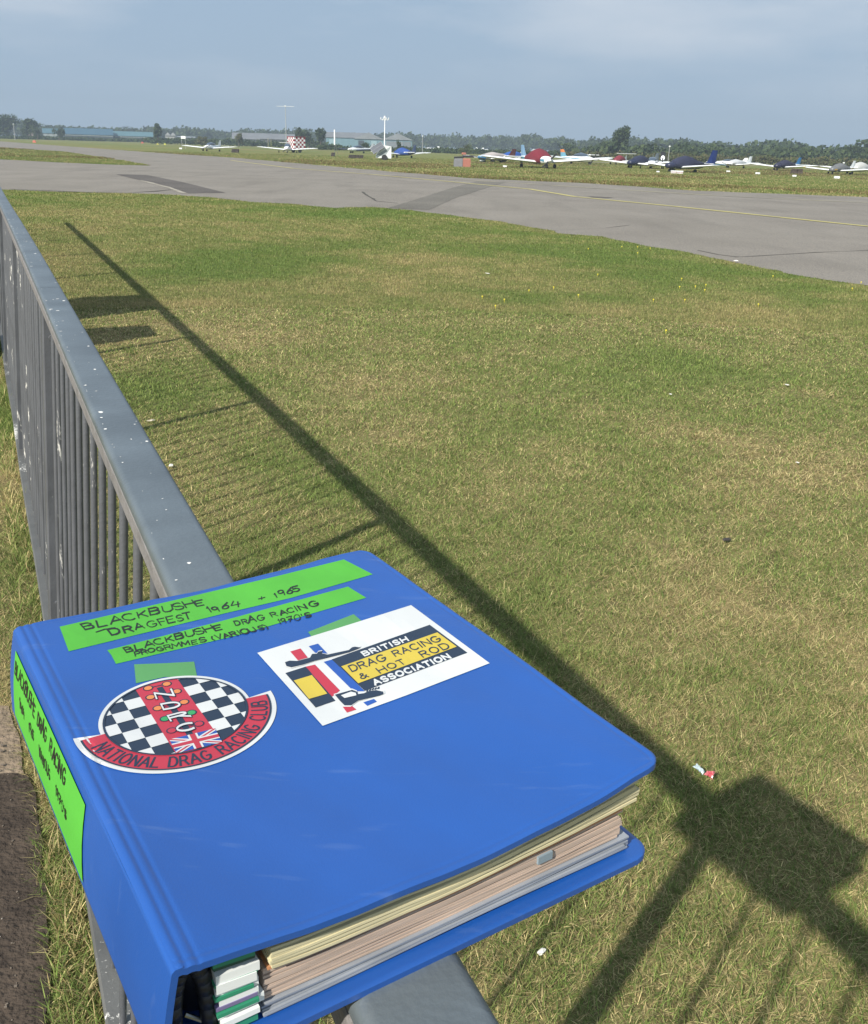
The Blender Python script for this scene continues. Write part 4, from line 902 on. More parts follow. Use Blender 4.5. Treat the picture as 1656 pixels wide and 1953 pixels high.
plane((681, 292), 232, .92, 'small white aeroplane with dark blue wings left of the camera mast trailer', wingc=(52, 54, 78), tailc=(52, 54, 78))
plane((766, 301), 116, .86, 'aeroplane with bright blue cabin cover and dark blue tail beside the mast trailer', body=(38, 52, 92), wingc=WHITE, tailc=WHITE, cover=(48, 88, 170), finc=(45, 60, 95))
plane((936, 310), 226, .80, 'white aeroplane with brown fin and a pale blue nose, leftmost of the crowded group', finc=(112, 52, 44), nosec=(70, 140, 190), cover=(215, 205, 200), spats=True, bulk=.85)
plane((955, 307.5), 205, .62, 'small white aeroplane half hidden behind the brown-finned one', finc=(230, 232, 225), canopy=True, prop=False)
plane((975, 310), 226, .84, 'white aeroplane with a bright blue cabin cover and a white fin', cover=(42, 98, 185), finc=(232, 234, 236), bulk=1.05)
plane((1029, 320.5), 284, 1.0, 'white aeroplane wearing a dark red cabin cover, long wing toward the taxiway', cover=(135, 35, 52), stripe=(90, 160, 190), bulk=1.15, span=10.4, finc=(135, 175, 210))
plane((1110, 313.5), 298, .86, 'white aeroplane with an orange and pale blue fin behind the red-covered one', finc=(120, 180, 205), fint=(240, 145, 80), tailc=(235, 238, 238), stripe=(100, 170, 200))
plane((1108, 309), 100, .78, 'white motor glider with a tall T-shaped tail right of the orange fin', ttail=1.75, finh=.78, tipc=(225, 215, 70), span=12.)
plane((1180, 314), 246, .74, 'white motor glider with a faded red cabin cover, left of the dark tree', cover=(150, 50, 62), nosec='cover', prop=False, ttail=2.3, finh=.85, span=12.5)
plane((1217, 321), 231, .80, 'white long-winged aeroplane with a navy blue cabin cover in front of the red one', cover=NAVY, nosec='cover', prop=False, span=11.5, finc=(150, 160, 165), bulk=1.1)
plane((1243, 322), 258, .74, 'white aeroplane with a grey fin and a black roundel rudder', finc=(140, 150, 155), cover=None, span=7)
plane((1300, 328.5), 215, .80, 'aeroplane under a big navy cover with a tall royal blue fin and lettered white side', cover=(52, 56, 84), nosec='cover', prop=False, finc=(42, 66, 140), reg='G-PHTG', tailc=(120, 165, 195), bulk=1.3, finh=1.22)
plane((1385, 315.5), 186, .62, 'small white aeroplane behind the tall white-finned one', span=11, cover=None)
plane((1400, 320.5), 224, .76, 'all white aeroplane with a white fin between the royal blue and sky blue tails', cover=(232, 234, 236), span=9.5, bulk=.8)
plane((1493, 326), 226, .78, 'white aeroplane with navy cabin cover and a bright sky blue fin', cover=(48, 48, 74), nosec='cover', prop=False, finc=(40, 138, 205), span=10)
plane((1598, 333), 226, .70, 'aeroplane under a light grey cover with yellow wing tips at the right edge', cover=(128, 130, 132), tipc=(225, 190, 60), nosec='cover', stripe=(225, 180, 60), prop=False, finc=WHITE)
plane((1636, 332.5), 226, .80, 'white and yellow aeroplane with a yellow fin, partly cut off by the photo edge', finc=(225, 205, 50), stripe=(225, 190, 40), cover=(225, 225, 220), tailc=(225, 200, 60))
for i, (p, h, lb) in enumerate((((820, 285.4), 178, 'tiny distant white aeroplane just right of the pale hangars, leftmost of four'), ((852, 286.2), 5, 'tiny distant white aeroplane second in the far row before the woods'), ((905, 287.8), 184, 'tiny distant white aeroplane right of the round bush in the far row'), ((925, 288.2), 4, 'tiny distant white aeroplane rightmost of the far row before the woods'))):
    plane(p, h, .95, lb, group='distant aeroplanes before the woods', prop=False)
# roundel on the dark rudder
e = empty('rudder_roundel_board', gp((1262, 322.5)), 0); tag(e, 'black tail surface with a white roundel behind the grey fin', 'aircraft tail')
mb = MB(); mb.box((0, 0, 1.15), (.45, .06, .75), 0, None, .02); mb.box((0, 0, .5), (.1, .08, 1.0)); mb.build('tail_surface', mat('black_tail', (.02, .02, .025), .5), e)
mb = MB(); mb.face([(.0+.19*math.cos(k*math.pi/10), -.04, 1.0+.22*math.sin(k*math.pi/10)) for k in range(20)]); mb.build('roundel', pm(WHITE), e)

# ------------------------------------------------------------------ airfield furniture
def face_rz(px, extra=0.): return R(extra)
# chequered caravan
e = empty('runway_caravan', gp((566, 291.0)), R(38)); e.scale = (1.05,)*3; tag(e, 'red and white chequered runway control caravan behind a white aeroplane', 'caravan')
WHT = pm(WHITE); RDC = pm((170, 48, 55))
mb = MB(); mb.box((0, 0, 1.25), (1.9, 1.9, 1.75), 0, None, .03); mb.build('body', WHT, e)
mb = MB(); nx, nz_ = 6, 6; s = 1.9/nx; hz = 1.75/nz_
for i in range(nx):
    for j in range(nz_):
        if (i+j) % 2 == 0:
            xa, za = -.95+i*s, .375+j*hz; mb.face([(xa, -.955, za), (xa+s, -.955, za), (xa+s, -.955, za+hz), (xa, -.955, za+hz)])
            mb.face([(-.955, xa+s, za), (-.955, xa, za), (-.955, xa, za+hz), (-.955, xa+s, za+hz)])
mb.build('chequers', RDC, e)
mb = MB(); mb.box((0, 0, 2.16), (2.0, 2.0, .08)); mb.build('roof', RDC, e)
for s_ in (-1, 1): mb = MB(); mb.tube((0, s_*.9, .3), (0, s_*1.02, .3), .3, n=16); mb.build('wheel', TYRE, e)
# tall aerial mast with cross arm
e = empty('radio_mast', gp((547, 289.0)), 0); tag(e, 'tall thin white radio mast with a cross arm on top', 'mast'); e.rotation_euler = (0, R(-.3), 0)
mb = MB(); mb.tube((0, 0, 0), (0, 0, 4.2), .075); mb.tube((0, 0, 4.2), (0, 0, 7.1), .06, .05); mb.build('pole', pm((190, 195, 195)), e)
mb = MB(); mb.tube((-1.45, 0, 7.02), (1.45, 0, 7.02), .03); mb.box((0, 0, 7.08), (.25, .15, .16)); mb.build('cross_arm', pm((215, 218, 215)), e)
# windless white pole (short, thick upper half, stayed)
e = empty('white_pole', gp((639, 296)), 0); tag(e, 'short white pole with a thick upper half and a slanting stay', 'pole')
mb = MB(); mb.tube((-.02, 0, 1.3), (-.02, 0, 3.2), .10, .09); mb.build('upper_pole', WHT, e); mb = MB(); mb.tube((0, 0, 0), (0, 0, 1.3), .035); mb.tube((.45, 0, 0), (0, 0, 1.6), .025); mb.build('stay', pm((120, 122, 120)), e)
# camera mast on a solar trailer
e = empty('mast_trailer', gp((731, 305.5)), R(6)); tag(e, 'white trailer with tilted solar panels and a tall camera mast', 'trailer'); e.scale = (1.02,)*3
mb = MB(); mb.rings([[(x, y, z) for y in (-.55, .55) for x, z in (((-.62, .42), (.78, .42), (.78, 1.55), (.1, 1.75), (-.25, 1.35), (-.62, .62)) if y < 0 else ((-.62, .62), (-.25, 1.35), (.1, 1.75), (.78, 1.55), (.78, .42), (-.62, .42)))]][:0] or [[(x, -.5, z) for x, z in ((-.70, .20), (.78, .18), (.78, 1.28), (.1, 1.40), (-.05, 1.22), (-.70, .50))], [(x, .5, z) for x, z in ((-.70, .20), (.78, .18), (.78, 1.28), (.1, 1.40), (-.05, 1.22), (-.70, .50))]]); mb.build('body', pm((225, 230, 230)), e)
mb = MB(); mb.face([(-.62, -.506, .52), (.62, -.506, 1.24), (.72, -.506, 1.2), (.1, -.506, .30)]); mb.build('side_panel', pm((190, 200, 202)), e)
mb = MB(); mb.box((-.60, -.62, 1.12), (1.25, .80, .05), 0, Matrix.Rotation(R(-32), 3, 'Y') @ Matrix.Rotation(R(52), 3, 'X')); sp_ = mb.build('solar_panel', mat('solar_cell', (.06, .07, .09), .5, var=.1), e)
mb = MB()
MM = Matrix.Rotation(R(-32), 3, 'Y') @ Matrix.Rotation(R(52), 3, 'X')
for k in (-1, 0, 1): q = MM @ Vector((0, .385*k, .03)); mb.box((-.60+q.x, -.62+q.y, 1.12+q.z), (1.27, .03, .03), 0, MM)
for k in (-1, 1): q = MM @ Vector((.61*k, 0, .03)); mb.box((-.60+q.x, -.62+q.y, 1.12+q.z), (.03, .8, .03), 0, MM)
mb.build('panel_frame', mat('frame_grey', (.2, .21, .22), .5), sp_)
for s_ in (-1, 1): mb = MB(); mb.tube((.1, s_*.5, .26), (.1, s_*.66, .26), .27, n=18); mb.build('wheel', TYRE, e)
mb = MB(); mb.box((.1, 0, .13), (.7, .8, .10)); mb.build('chassis', mat('chassis_black', (.03, .03, .03), .6), e)
mb = MB(); mb.tube((.12, 0, 1.2), (.14, 0, 3.85), .06, .045); mb.build('mast', WHT, e)
mb = MB(); mb.box((.14, 0, 3.72), (.62, .07, .06)); 
for x in (-.25, .0, .27, .5): mb.tube((x+.0, -.05, 3.76), (x, -.10, 3.92), .055, .05)
mb.tube((.14, 0, 3.85), (.14, 0, 4.08), .08, .1); mb.build('camera_head', WHT, e)
# ballast blocks, markers, barrier
def block(px, w, label, c=(.045, .035, .03), h=.45):
    e = empty('ballast_block', gp(px), 0); tag(e, label, 'ballast block', 'dark tie-down ballast blocks'); mb = MB(); n = max(1, round(w/.4))
    for k in range(n): mb.box((-w/2+w*(k+.5)/n, 0, h*.27), (w/n*.96, .55, h*.5), 0, None, .04); mb.box((-w/2+w*(k+.5)/n+.03, .02, h*.76), (w/n*.9, .5, h*.46), 0, None, .04)
    mb.build('blocks', mat('ballast_'+str(c), c, .9, var=.35, scale=4), e)
block((449, 291), .95, 'dark ballast blocks right of the leftmost white aeroplane'); block((635, 298.5), .42, 'dark ballast block at the foot of the short white pole'); block((679, 302), 1.6, 'long row of dark ballast blocks before the dark-winged aeroplane', h=.36); block((1519, 332), .95, 'brown ballast block below the sky blue tail', c=(.06, .045, .035), h=.45)
e = empty('barrier_box', gp((882, 318.5)), R(8)); tag(e, 'grey and orange water-filled barrier with black tops on the grass', 'barrier')
mb = MB(); mb.rings([[(x*s, y*s, z) for x, y in ((-.66, -.22), (-.02, -.22), (-.02, .22), (-.66, .22))] for s, z in ((1, 0), (.98, .55), (.9, .62))]); mb.build('grey_block', flat('barrier_grey', (150, 150, 155)), e)
mb = MB(); mb.rings([[(x*s, y*s, z) for x, y in ((.0, -.25), (.6, -.25), (.6, .2), (.0, .2))] for s, z in ((1, 0), (.98, .55), (.9, .64))]); mb.build('orange_block', flat('barrier_orange', (200, 130, 112)), e)
mb = MB(); mb.box((-.3, 0, .70), (.72, .4, .13), 0, Matrix.Rotation(R(-4), 3, 'Y'), .03); mb.box((.45, .1, .78), (.85, .4, .16), 0, None, .03); mb.build('top_block', mat('black_rubber', (.03, .03, .035), .8), e)
mb = MB(); mb.box((.1, .05, .97), (.34, .2, .16), 0, None, .03); mb.build('orange_lamp', flat('barrier_orange', (200, 130, 112)), e)
for px, rz, lb in (((1285, 331), 6, 'red and white striped marker board, left of the pair near the navy cover'), ((1297, 331.5), -4, 'red and white striped marker board, right of the pair near the navy cover')):
    e = empty('marker_board', gp(px), R(rz)); tag(e, lb, 'marker', 'striped marker boards'); mb = MB(); mb.box((0, 0, .06), (.42, .1, .09)); mb.box((0, 0, .17), (.44, .12, .1)); mb.build('white_board', WHT, e); mb = MB(); mb.box((0, -.005, .115), (.43, .125, .03)); mb.box((0, -.005, .01), (.43, .125, .03)); mb.build('red_stripe', RDC, e)
for px, w, lb in (((1389, 329), .22, 'small white marker block below the all white aeroplane'), ((1445, 333), .24, 'small white marker block left of the sky blue tail'), ((1515, 337.5), .2, 'low white marker block below the brown ballast'), ((1596, 341), .26, 'small white marker block below the grey cover'), ((963, 319.5), .22, 'low white marker block before the red-covered aeroplane'), ((1255, 329), .16, 'low white marker block left of the striped boards'), ((345, 284.5), .3, 'white marker block under the left wing tip of the leftmost aeroplane')):
    e = empty('marker_block', gp(px), R(9)); tag(e, lb, 'marker', 'small white marker blocks'); mb = MB(); mb.box((0, 0, w*.35), (w*1.4, w*.8, w*.7), 0, None, .02); mb.build('block', WHT, e)
for px, c, lb in (((66, 272), (215, 105, 75), 'orange taxiway marker at the far left of the grass'), ((272, 273.5), (215, 95, 70), 'flat orange taxiway marker left of the tall dark tree'), ((301, 276.0), (200, 190, 60), 'small yellow marker left of the pair'), ((315, 276.3), (215, 215, 60), 'bright yellow marker left of the white notice board')):
    e = empty('taxiway_marker', gp(px), 0); tag(e, lb, 'marker', 'coloured taxiway markers'); s_ = .38 if c[1] < 150 else .3; mb = MB(); mb.rings([[(x*q, y*q, z) for x, y in ((-1, -.4), (1, -.4), (1, .4), (-1, .4))] for q, z in ((s_, 0), (s_*.6, s_*1.2))]); mb.build('panel', flat('marker_%d_%d' % c[:2], c), e)
e = empty('notice_board', gp((351, 284)), 0); tag(e, 'white notice board on posts above the left wing tip', 'board'); mb = MB(); mb.box((0, 0, 1.75), (.75, .06, .4)); mb.build('board', WHT, e)
for x in (-.3, .3): mb = MB(); mb.tube((x, .05, 0), (x, .05, 1.8), .03); mb.build('post', STEEL, e)
e = empty('sign_post', gp((512, 283)), 0); tag(e, 'thin yellow-topped post between the two leftmost white aeroplanes', 'post'); mb = MB(); mb.tube((0, 0, 0), (0, 0, 2.3), .05); mb.build('pole', pm((205, 200, 170)), e); mb = MB(); mb.tube((.7, 0, 0), (.7, 0, 2.0), .05); mb.build('pole', pm((170, 165, 90)), e)

# ------------------------------------------------------------------ litter and flowers
def crumple(name, px, s, m, label, seed, cat='litter', zs=.5, ratio=1.6):
    bm = bmesh.new(); bmesh.ops.create_icosphere(bm, subdivisions=2, radius=1); rd = random.Random(seed)
    for v in bm.verts: k = 1+rd.uniform(-.38, .35); v.co = Vector((v.co.x*s*ratio*k, v.co.y*s*k, max(-.2, v.co.z*k)*s*zs+s*.25))
    me = bpy.data.meshes.new(name); bm.to_mesh(me); bm.free(); me.materials.append(m); o = bpy.data.objects.new(name, me); col.objects.link(o); p = gp(px); o.location = (p[0], p[1], .012); o.rotation_euler = (0, 0, rd.random()*6); return tag(o, label, cat)
e = empty('sweet_wrapper', gp((1340, 1492)), R(-38)); e.location.z = .018; tag(e, 'torn red and white sweet wrapper lying by the rail shadow', 'wrapper')
def foil(name, pts, m, z0=.006):
    mb = MB(); rd = random.Random(5); n = 6; a, b, c, d_ = [Vector(p) for p in pts]; g = [[(a.lerp(b, i/n)).lerp(d_.lerp(c, i/n), j/n) for i in range(n+1)] for j in range(n+1)]
    g = [[p+Vector((0, 0, rd.uniform(0, .007)+z0)) for p in r] for r in g]; V = [p for r in g for p in r]; mb.raw(V, [(j*(n+1)+i, j*(n+1)+i+1, (j+1)*(n+1)+i+1, (j+1)*(n+1)+i) for j in range(n) for i in range(n)]); return mb.build(name, m, e)
foil('red_foil', ((.003, -.009, 0), (.025, -.011, 0), (.023, .011, .008), (.005, .010, .004)), mat('red_foil', (.38, .03, .05), .3, c2=(.6, .25, .25), scale=120, stretch=(1, .15, 1)))
foil('white_foil', ((-.028, -.005, .006), (.000, -.008, 0), (.002, .005, 0), (-.022, .009, .012)), mat('white_foil', (.35, .42, .44), .3, var=.2, scale=90))
PW = mat('white_scrap', (.68, .66, .6), .7)
crumple('paper_scrap', (1031, 1826), .006, PW, 'small crumpled white scrap near the bottom of the grass', 1); crumple('paper_scrap', (930, 524), .015, PW, 'thin white scrap lying in the middle of the lawn', 2, ratio=3.2, zs=.25); crumple('paper_scrap', (288, 807), .010, mat('buff_scrap', (.5, .45, .34), .8), 'buff paper scrap beside the railing', 3, ratio=2., zs=.5)
crumple('dark_clod', (1386, 1036), .011, mat('dark_clod', (.04, .035, .03), .9), 'small dark clod in the straw-coloured grass', 4, cat='clod'); crumple('paper_scrap', (327, 893), .010, PW, 'tiny white scrap touching the far side of the hand rail', 6); crumple('paper_scrap', (1279, 756), .008, PW, 'small pale scrap on the lawn right of centre', 7); crumple('paper_scrap', (1500, 738), .009, PW, 'small pale scrap near the right edge of the lawn', 8); crumple('paper_scrap', (1520, 887), .006, PW, 'tiny pale scrap below the right-edge scrap', 9); crumple('paper_scrap', (1404, 500), .02, PW, 'white scrap at the edge of the taxiway', 10, ratio=2.)
YF = mat('dandelion_yellow', (.75, .62, .05), .7); base_ = None
fl_px = [(920, 571), (1009, 559), (945, 589), (1270, 637), (1103, 568), (962, 577), (1056, 553), (1246, 577), (1186, 474), (1122, 478), (1216, 474), (1240, 477), (1216, 486), (1296, 552), (1344, 558), (1446, 586), (1306, 577), (1474, 531), (1300, 536), (1326, 551), (1346, 548), (1625, 555), (1642, 543), (1140, 528), (826, 417), (712, 401), (880, 432), (1380, 604), (1420, 540), (1560, 574), (1060, 520), (990, 468)]
for i, p in enumerate(fl_px[:24]):
    if base_ is None:
        mb = MB(); mb.rings([[(r*math.cos(k*math.pi/4), r*math.sin(k*math.pi/4), z) for k in range(8)] for r, z in ((.002, 0), (.003, .02), (.017, .034), (.012, .040))]); base_ = mb.build('dandelion', YF); o = base_
    else: o = base_.copy(); col.objects.link(o)
    q = gp(p); o.location = (q[0], q[1], 0); d_ = math.hypot(q[0], q[1]); o.scale = (.5, .5, .9); tag(o, 'small yellow dandelion flower in the mown grass near the taxiway', 'flower', 'dandelions in the mown grass')

# ------------------------------------------------------------------ woods, trees, hangars on the skyline
def leafcloud(mb, c, rad, n, s, rd, flatb=.25, mis=2):
    """clumps of leaf faces through an uneven crown volume"""
    lob = [(np.array([rd.uniform(-.55, .55), rd.uniform(-.55, .55), rd.uniform(-.5, .6)]), rd.uniform(.35, .62)) for _ in range(9)]
    for k in range(n):
        l, r = lob[rd.randrange(len(lob))]; v = np.array([rd.gauss(0, 1) for _ in range(3)]); v = v/np.linalg.norm(v)*(rd.random()**.45)*r; p = (l+v)*np.array(rad)+np.array(c)
        if p[2] < c[2]-rad[2]*(.95): continue
        a = Vector((rd.gauss(0, 1), rd.gauss(0, 1), rd.gauss(0, 1))).normalized(); b = a.orthogonal().normalized(); d_ = a.cross(b); q = s*rd.uniform(.6, 1.4); P = Vector(p)
        mb.face([P+b*q, P+d_*q*.7, P-b*q*.8, P-d_*q*.6], rd.randrange(mis))
LEAF = [mat('leaf_dark', (.032, .052, .020), .8, transl=.12, spec=.2), mat('leaf_mid', (.058, .082, .028), .8, transl=.12, spec=.2)]
LEAFB = [mat('leaf_olive', (.085, .10, .035), .8, transl=.12, spec=.2), mat('leaf_bronze', (.10, .09, .04), .8, transl=.12, spec=.2)]
BARK = mat('bark', (.08, .06, .045), .9)
prof_y = [(-500, 214), (-200, 222), (-60, 226), (0, 229), (30, 233), (40, 238), (48, 233), (62, 230), (75, 236), (100, 240), (150, 242.5), (200, 245.5), (250, 245), (290, 246.5), (330, 247), (350, 244.5), (375, 246), (420, 248), (440, 250), (480, 248), (520, 249.5), (560, 248), (600, 250), (640, 256.5), (665, 254), (700, 255.5), (730, 256), (745, 251.5), (770, 255), (800, 257), (850, 257.5), (900, 259), (950, 259.5), (1000, 258), (1025, 259), (1050, 262.5), (1080, 263.5), (1100, 269), (1120, 269), (1150, 265), (1165, 263), (1200, 264), (1240, 264), (1280, 268), (1330, 270), (1370, 273.5), (1398, 281), (1430, 276), (1470, 273), (1500, 274), (1540, 275), (1565, 282), (1590, 287), (1620, 281), (1650, 276), (1700, 273), (1900, 270), (2300, 285)]
rd = random.Random(5)
def hz(x): return HY+ROLL*(x-CX)
mbw = MB(); x = -480.
def dist_at(x): return 640 if x < 900 else max(300, 640-(x-900)*.5)
while x < 2280:
    yt = np.interp(x, [p[0] for p in prof_y], [p[1] for p in prof_y]); D = dist_at(x)*rd.uniform(.93, 1.1); hgt = (hz(x)-yt)*D/F+1.405
    hgt *= rd.uniform(.82, .98); w = rd.uniform(4., 8.5); d_ = ray((x, HY)); d_ = d_/np.hypot(d_[0], d_[1]); p = d_*D
    leafcloud(mbw, (p[0], p[1], hgt*.50), (w*.95, w*.95, hgt*.55), 240, .85, rd)
    x += w*F/D*.33
for k in range(150):                                       # a second, nearer and lower rank on the right and under the hangars
    x = rd.uniform(1080, 2200); D = rd.uniform(225, 300); yt = np.interp(x, [p[0] for p in prof_y], [p[1] for p in prof_y]); top = (hz(x)-yt-rd.uniform(6, 17))*D/F+1.4
    if top < 1.6: continue
    w = rd.uniform(2.5, 4.5); d_ = ray((x, HY)); d_ = d_/np.hypot(d_[0], d_[1]); p = d_*D; leafcloud(mbw, (p[0], p[1], top*.5), (w, w, top*.56), 220, .5, rd)
tag(mbw.build('woodland', LEAF), 'continuous dark woodland along the horizon behind the airfield', 'woodland', kind='stuff')
# low scrub hedges
for (x0, x1, D, hh, lb, L_) in ((-400, 290, 420, 1.15, 'low dark hedge in front of the long blue hangar at left', LEAF), (290, 620, 330, 1.9, 'dark hedge below the two grey hangar roofs', LEAF), (610, 1080, 250, 1.25, 'low hedge in front of the pale blue hangars', LEAF), (1080, 2100, 190, 1.5, 'reddish brown scrub hedge behind the parked aeroplanes at right', LEAFB)):
    mb = MB(); x = x0
    while x < x1:
        h_ = hh*rd.uniform(.7, 1.15); d_ = ray((x, HY)); d_ = d_/np.hypot(d_[0], d_[1]); p = d_*D*rd.uniform(.97, 1.03); w = rd.uniform(1.5, 3.2)*D/250
        leafcloud(mb, (p[0], p[1], h_*.5), (w, w*.8, h_*.55), 150, .26*D/250, rd); x += w*F/D*.42
    tag(mb.build('hedge', L_), lb, 'hedge')
def tree(px, D, top_y, half, label, name='tree', n=1500, leaf=.22, L_=LEAF, low=.12, lean=0.):
    d_ = ray((px, HY)); d_ = d_/np.hypot(d_[0], d_[1]); p = d_*D; h_ = (hz(px)-top_y)*D/F+1.405; w = half*D/F
    e = empty(name, (p[0], p[1], 0)); tag(e, label, 'tree' if name != 'bush' else 'bush')
    mb = MB(); mb.tube((0, 0, 0), (0, 0, h_*.45), w*.12, w*.07); mb.tube((0, 0, h_*.4), (w*.35, 0, h_*.7), w*.06, w*.02); mb.tube((0, 0, h_*.35), (-w*.35, w*.2, h_*.65), w*.06, w*.02); mb.tube((0, 0, h_*.42), (0, 0, h_*.85), w*.06, w*.02); mb.build('trunk', BARK, e)
    mb = MB(); r_ = random.Random(int(px)); leafcloud(mb, (0, 0, h_*(.5+low*.45)), (w*.98, w*.98, h_*(.5-low*.45)*.98), n, leaf*D/300, r_); mb.build('crown', L_, e)
tree(1183, 250, 246, 17, 'tall dense dark tree standing up above the woods at right', n=3800, leaf=.3, low=.1)
tree(303, 330, 241, 8, 'tall narrow dark tree beside the right end of the long blue hangar', n=1500, leaf=.3)
tree(18, 430, 225.5, 26, 'broad dark tree group at the left edge', n=3000, leaf=.3); tree(61, 420, 229, 16, 'rounded dark tree left of the long blue hangar', n=2200, leaf=.28)
tree(74, 400, 246.5, 11, 'low round bush left of the blue hangar roof', 'bush', n=900, leaf=.2, low=0.); tree(115, 400, 247, 11, 'round bush overlapping the start of the long blue hangar', 'bush', n=900, leaf=.2, low=0.)
tree(571, 300, 244.5, 9, 'leftmost of the dark trees right of the radio mast', n=1200, leaf=.28); tree(590, 320, 250, 12, 'middle of the dark trees right of the radio mast', n=1200, leaf=.28); tree(612, 300, 246, 10, 'rightmost of the dark trees beside the pale blue hangar', n=1400, leaf=.28)
tree(456, 280, 255, 8, 'small olive tree in front of the left grey hangar roof', n=900, leaf=.2, L_=LEAFB); tree(386, 290, 259.5, 12, 'round olive bush right of the white-gabled house', 'bush', n=900, leaf=.2, low=0., L_=LEAFB)
tree(887, 215, 275.5, 14, 'round pale green bush behind the distant aeroplanes', 'bush', n=1300, leaf=.16, low=0., L_=[LEAF[1], LEAFB[0]]); tree(696, 240, 270, 10, 'green bush in front of the pale blue hangars', 'bush', n=900, leaf=.16, low=0.); tree(761, 220, 268, 5, 'small conical tree at the corner of the pale blue hangar', n=700, leaf=.14)
tree(1450, 200, 294, 16, 'bright green bush behind the all white aeroplane', 'bush', n=1200, leaf=.14, low=0., L_=[LEAF[1], LEAFB[0]]); tree(1312, 200, 289, 14, 'green bush left of the royal blue fin', 'bush', n=1200, leaf=.14, low=0., L_=[LEAF[1], LEAFB[0]]); tree(1565, 200, 300, 18, 'olive bush behind the sky blue tail', 'bush', n=1200, leaf=.14, low=0., L_=[LEAF[1], LEAFB[0]]); tree(1630, 250, 277, 24, 'broad tree at the right edge above the yellow-finned aeroplane', n=2600, leaf=.24)

def at(px, D, z=0.):
    d_ = ray((px, HY+ROLL*(px-CX))); d_ = d_/np.hypot(d_[0], d_[1]); p = d_*D; return np.array([p[0], p[1], z])
def ht(px, y, D): return (hz(px)-y)*D/F+1.405
def hangar(x0, x1, D, ye0, yr0, depth, label, wall, roof, gables=1, windows=0, D2=None, door=None):
    """long building between two bearings; ye0 eaves and yr0 ridge height in the photo at its left end"""
    D2 = D2 or D; a, b = at(x0, D), at(x1, D2); L_ = b-a; L = float(np.hypot(L_[0], L_[1])); rz = math.atan2(L_[1], L_[0]); he = ht(x0, ye0, D); hr = ht((x0+x1)/2, yr0, D)
    e = empty('hangar', a, rz); tag(e, label, 'hangar')
    mb = MB(); mb.box((L/2, depth/2, he/2), (L, depth, he)); mb.build('wall', wall, e)
    mb = MB()
    gw = L/gables
    if gables == 1:
        mb.rings([[(x, -.3, he), (x, -.3, he+.12), (x, depth/2, hr), (x, depth+.3, he+.12), (x, depth+.3, he)] for x in (-.3, L+.3)])
    else:
        for k in range(gables): mb.rings([[(gw*k-.1, y, he), (gw*k-.1, y, he+.12), (gw*(k+.5), y, hr), (gw*(k+1)-.02, y, he+.12), (gw*(k+1)-.02, y, he)] for y in (-.4, depth+.3)])
    mb.build('roof', roof, e)
    for k in range(windows):
        x = L*(k+.5)/windows; mb = MB(); mb.box((x, -.06, he*.86), (L/windows*.62, .08, he*.14)); mb.build('window', flat('pale_window', (215, 225, 225)), e)
    for q in (door or ()):
        mb = MB(); mb.box((L*q[0], -.06, he*.42), (L*q[1], .1, he*.84)); mb.build('door', flat('hangar_door_%d' % q[2][0], q[2]), e)
    return e
BW = flat('pale_blue_cladding', (125, 160, 172), .7, scale=.4, stretch=(6, 6, .2)); BR_ = flat('teal_roof', (88, 128, 142), .7, scale=.3); GRF = flat('grey_roof', (140, 142, 145), .75, scale=.3, var=.1); GW = flat('grey_wall', (95, 98, 100), .8, scale=.3); DWL = flat('dark_wall', (70, 82, 84), .8)
hangar(124, 216, 470, 256.5, 247.6, 18, 'long low teal-roofed hangar, its darker left half with a row of small windows', DWL, flat('deep_teal_roof', (70, 112, 135), .7, scale=.3), windows=24)
hangar(214, 292, 478, 259.5, 252.8, 16, 'paler right half of the long teal-roofed hangar', DWL, flat('pale_teal_roof', (98, 140, 150), .7, scale=.3), windows=16)
hangar(83, 122, 480, 255, 247.5, 14, 'short pale building with a teal roof at the left of the long hangar', flat('cream_wall', (185, 195, 195)), BR_, windows=4)
hangar(52, 64, 470, 251.5, 247.5, 6, 'small white building with a reddish end at far left', flat('pinkish_wall', (190, 165, 160)), WHT if False else flat('white_roof', (200, 205, 205)))
hangar(316, 336, 430, 259.5, 254.5, 8, 'white house with two pointed gables', flat('house_white', (200, 200, 198)), flat('house_roof', (185, 188, 192)), gables=2)
hangar(334, 372, 430, 262.5, 261, 7, 'long low white-edged shed beside the gabled house', GW, flat('shed_roof', (165, 172, 178)))
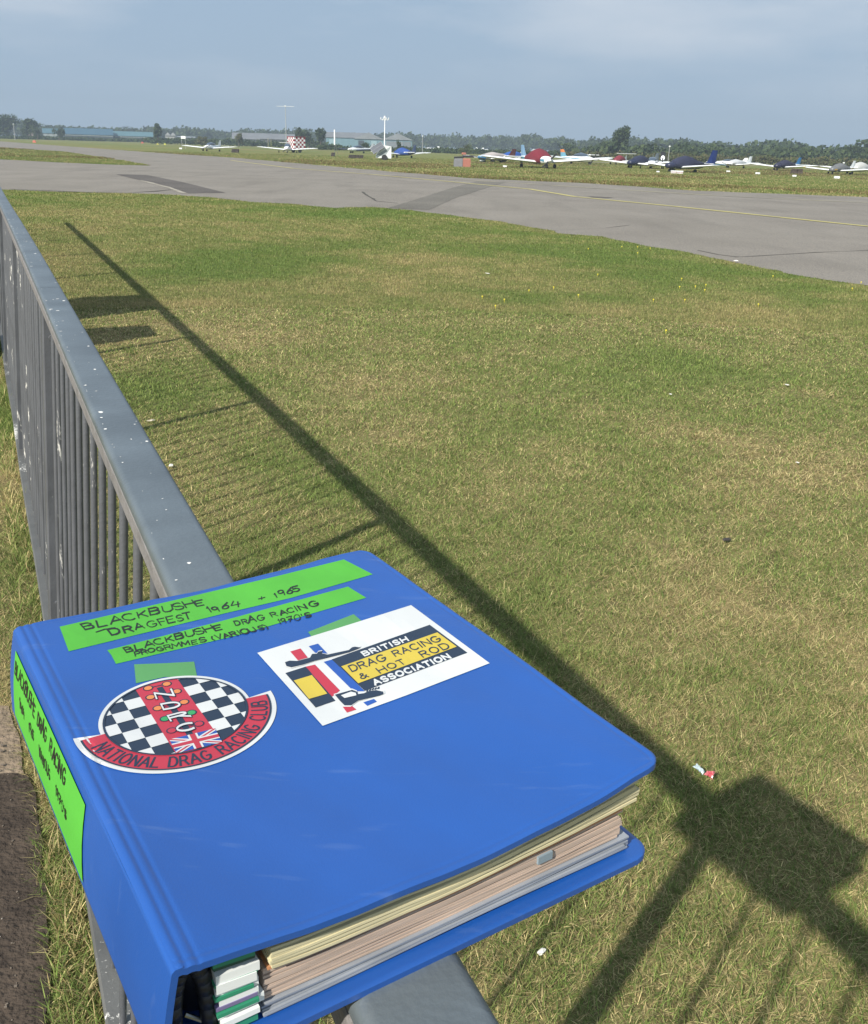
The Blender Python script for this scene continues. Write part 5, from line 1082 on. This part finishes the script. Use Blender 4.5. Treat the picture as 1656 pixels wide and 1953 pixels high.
hangar(444, 502, 420, 265.5, 255.5, 24, 'left grey-roofed hangar behind the radio mast', GW, GRF, windows=0); hangar(498, 562, 400, 266, 257, 24, 'right grey-roofed hangar behind the radio mast', GW, GRF)
hangar(622, 700, 400, 263.5, 255, 22, 'pale blue hangar left half under a shallow grey roof', BW, GRF, gables=1, door=((.15, .14, (165, 195, 205)), (.85, .12, (70, 80, 85))))
hangar(676, 786, 385, 266, 256.5, 26, 'wide pale blue and grey hangar with a shallow gable behind the camera mast', BW, flat('light_grey_roof', (150, 155, 160), .7, scale=.3, var=.08), gables=2, door=((.12, .1, (60, 70, 78)), (.34, .1, (165, 195, 205)), (.7, .3, (140, 148, 155)), (.92, .12, (130, 138, 145))))
hangar(1118, 1150, 300, 287, 284.5, 10, 'low grey-roofed shed behind the orange-finned aeroplane', GW, GRF)
# thin light poles among the trees
for px, D, yt, lb in ((28, 330, 240.5, 'pale slim tower between the trees at far left'), (806, 230, 262, 'thin white pole in front of the woods right of the mast trailer'), (1276, 180, 281, 'thin white pole behind the black roundel tail'), (1611, 170, 309, 'thin white stake left of the yellow fin')):
    p = at(px, D); e = empty('light_pole', p, 0); tag(e, lb, 'pole'); h_ = ht(px, yt, D); mb = MB(); mb.tube((0, 0, 0), (0, 0, h_), .1*D/250, .07*D/250); mb.build('pole', pm((180, 182, 182)), e); mb = MB(); mb.box((0, 0, h_), (.24, .2, .16)); mb.build('lamp_head', WHT, e)

# ------------------------------------------------------------------ haze
mb = MB(); mb.box((0, 0, 19), (2600, 2600, 40)); hz_ = mb.build('haze', [], None); m = bpy.data.materials.new('haze_air'); m.use_nodes = True; t = m.node_tree; t.nodes.clear()
o = t.nodes.new('ShaderNodeOutputMaterial'); v = t.nodes.new('ShaderNodeVolumePrincipled'); v.inputs['Density'].default_value = .0008; v.inputs['Color'].default_value = (.50, .60, .70, 1); v.inputs['Anisotropy'].default_value = .0
t.links.new(v.outputs[0], o.inputs['Volume']); hz_.data.materials.clear(); hz_.data.materials.append(m); tag(hz_, kind='stuff')
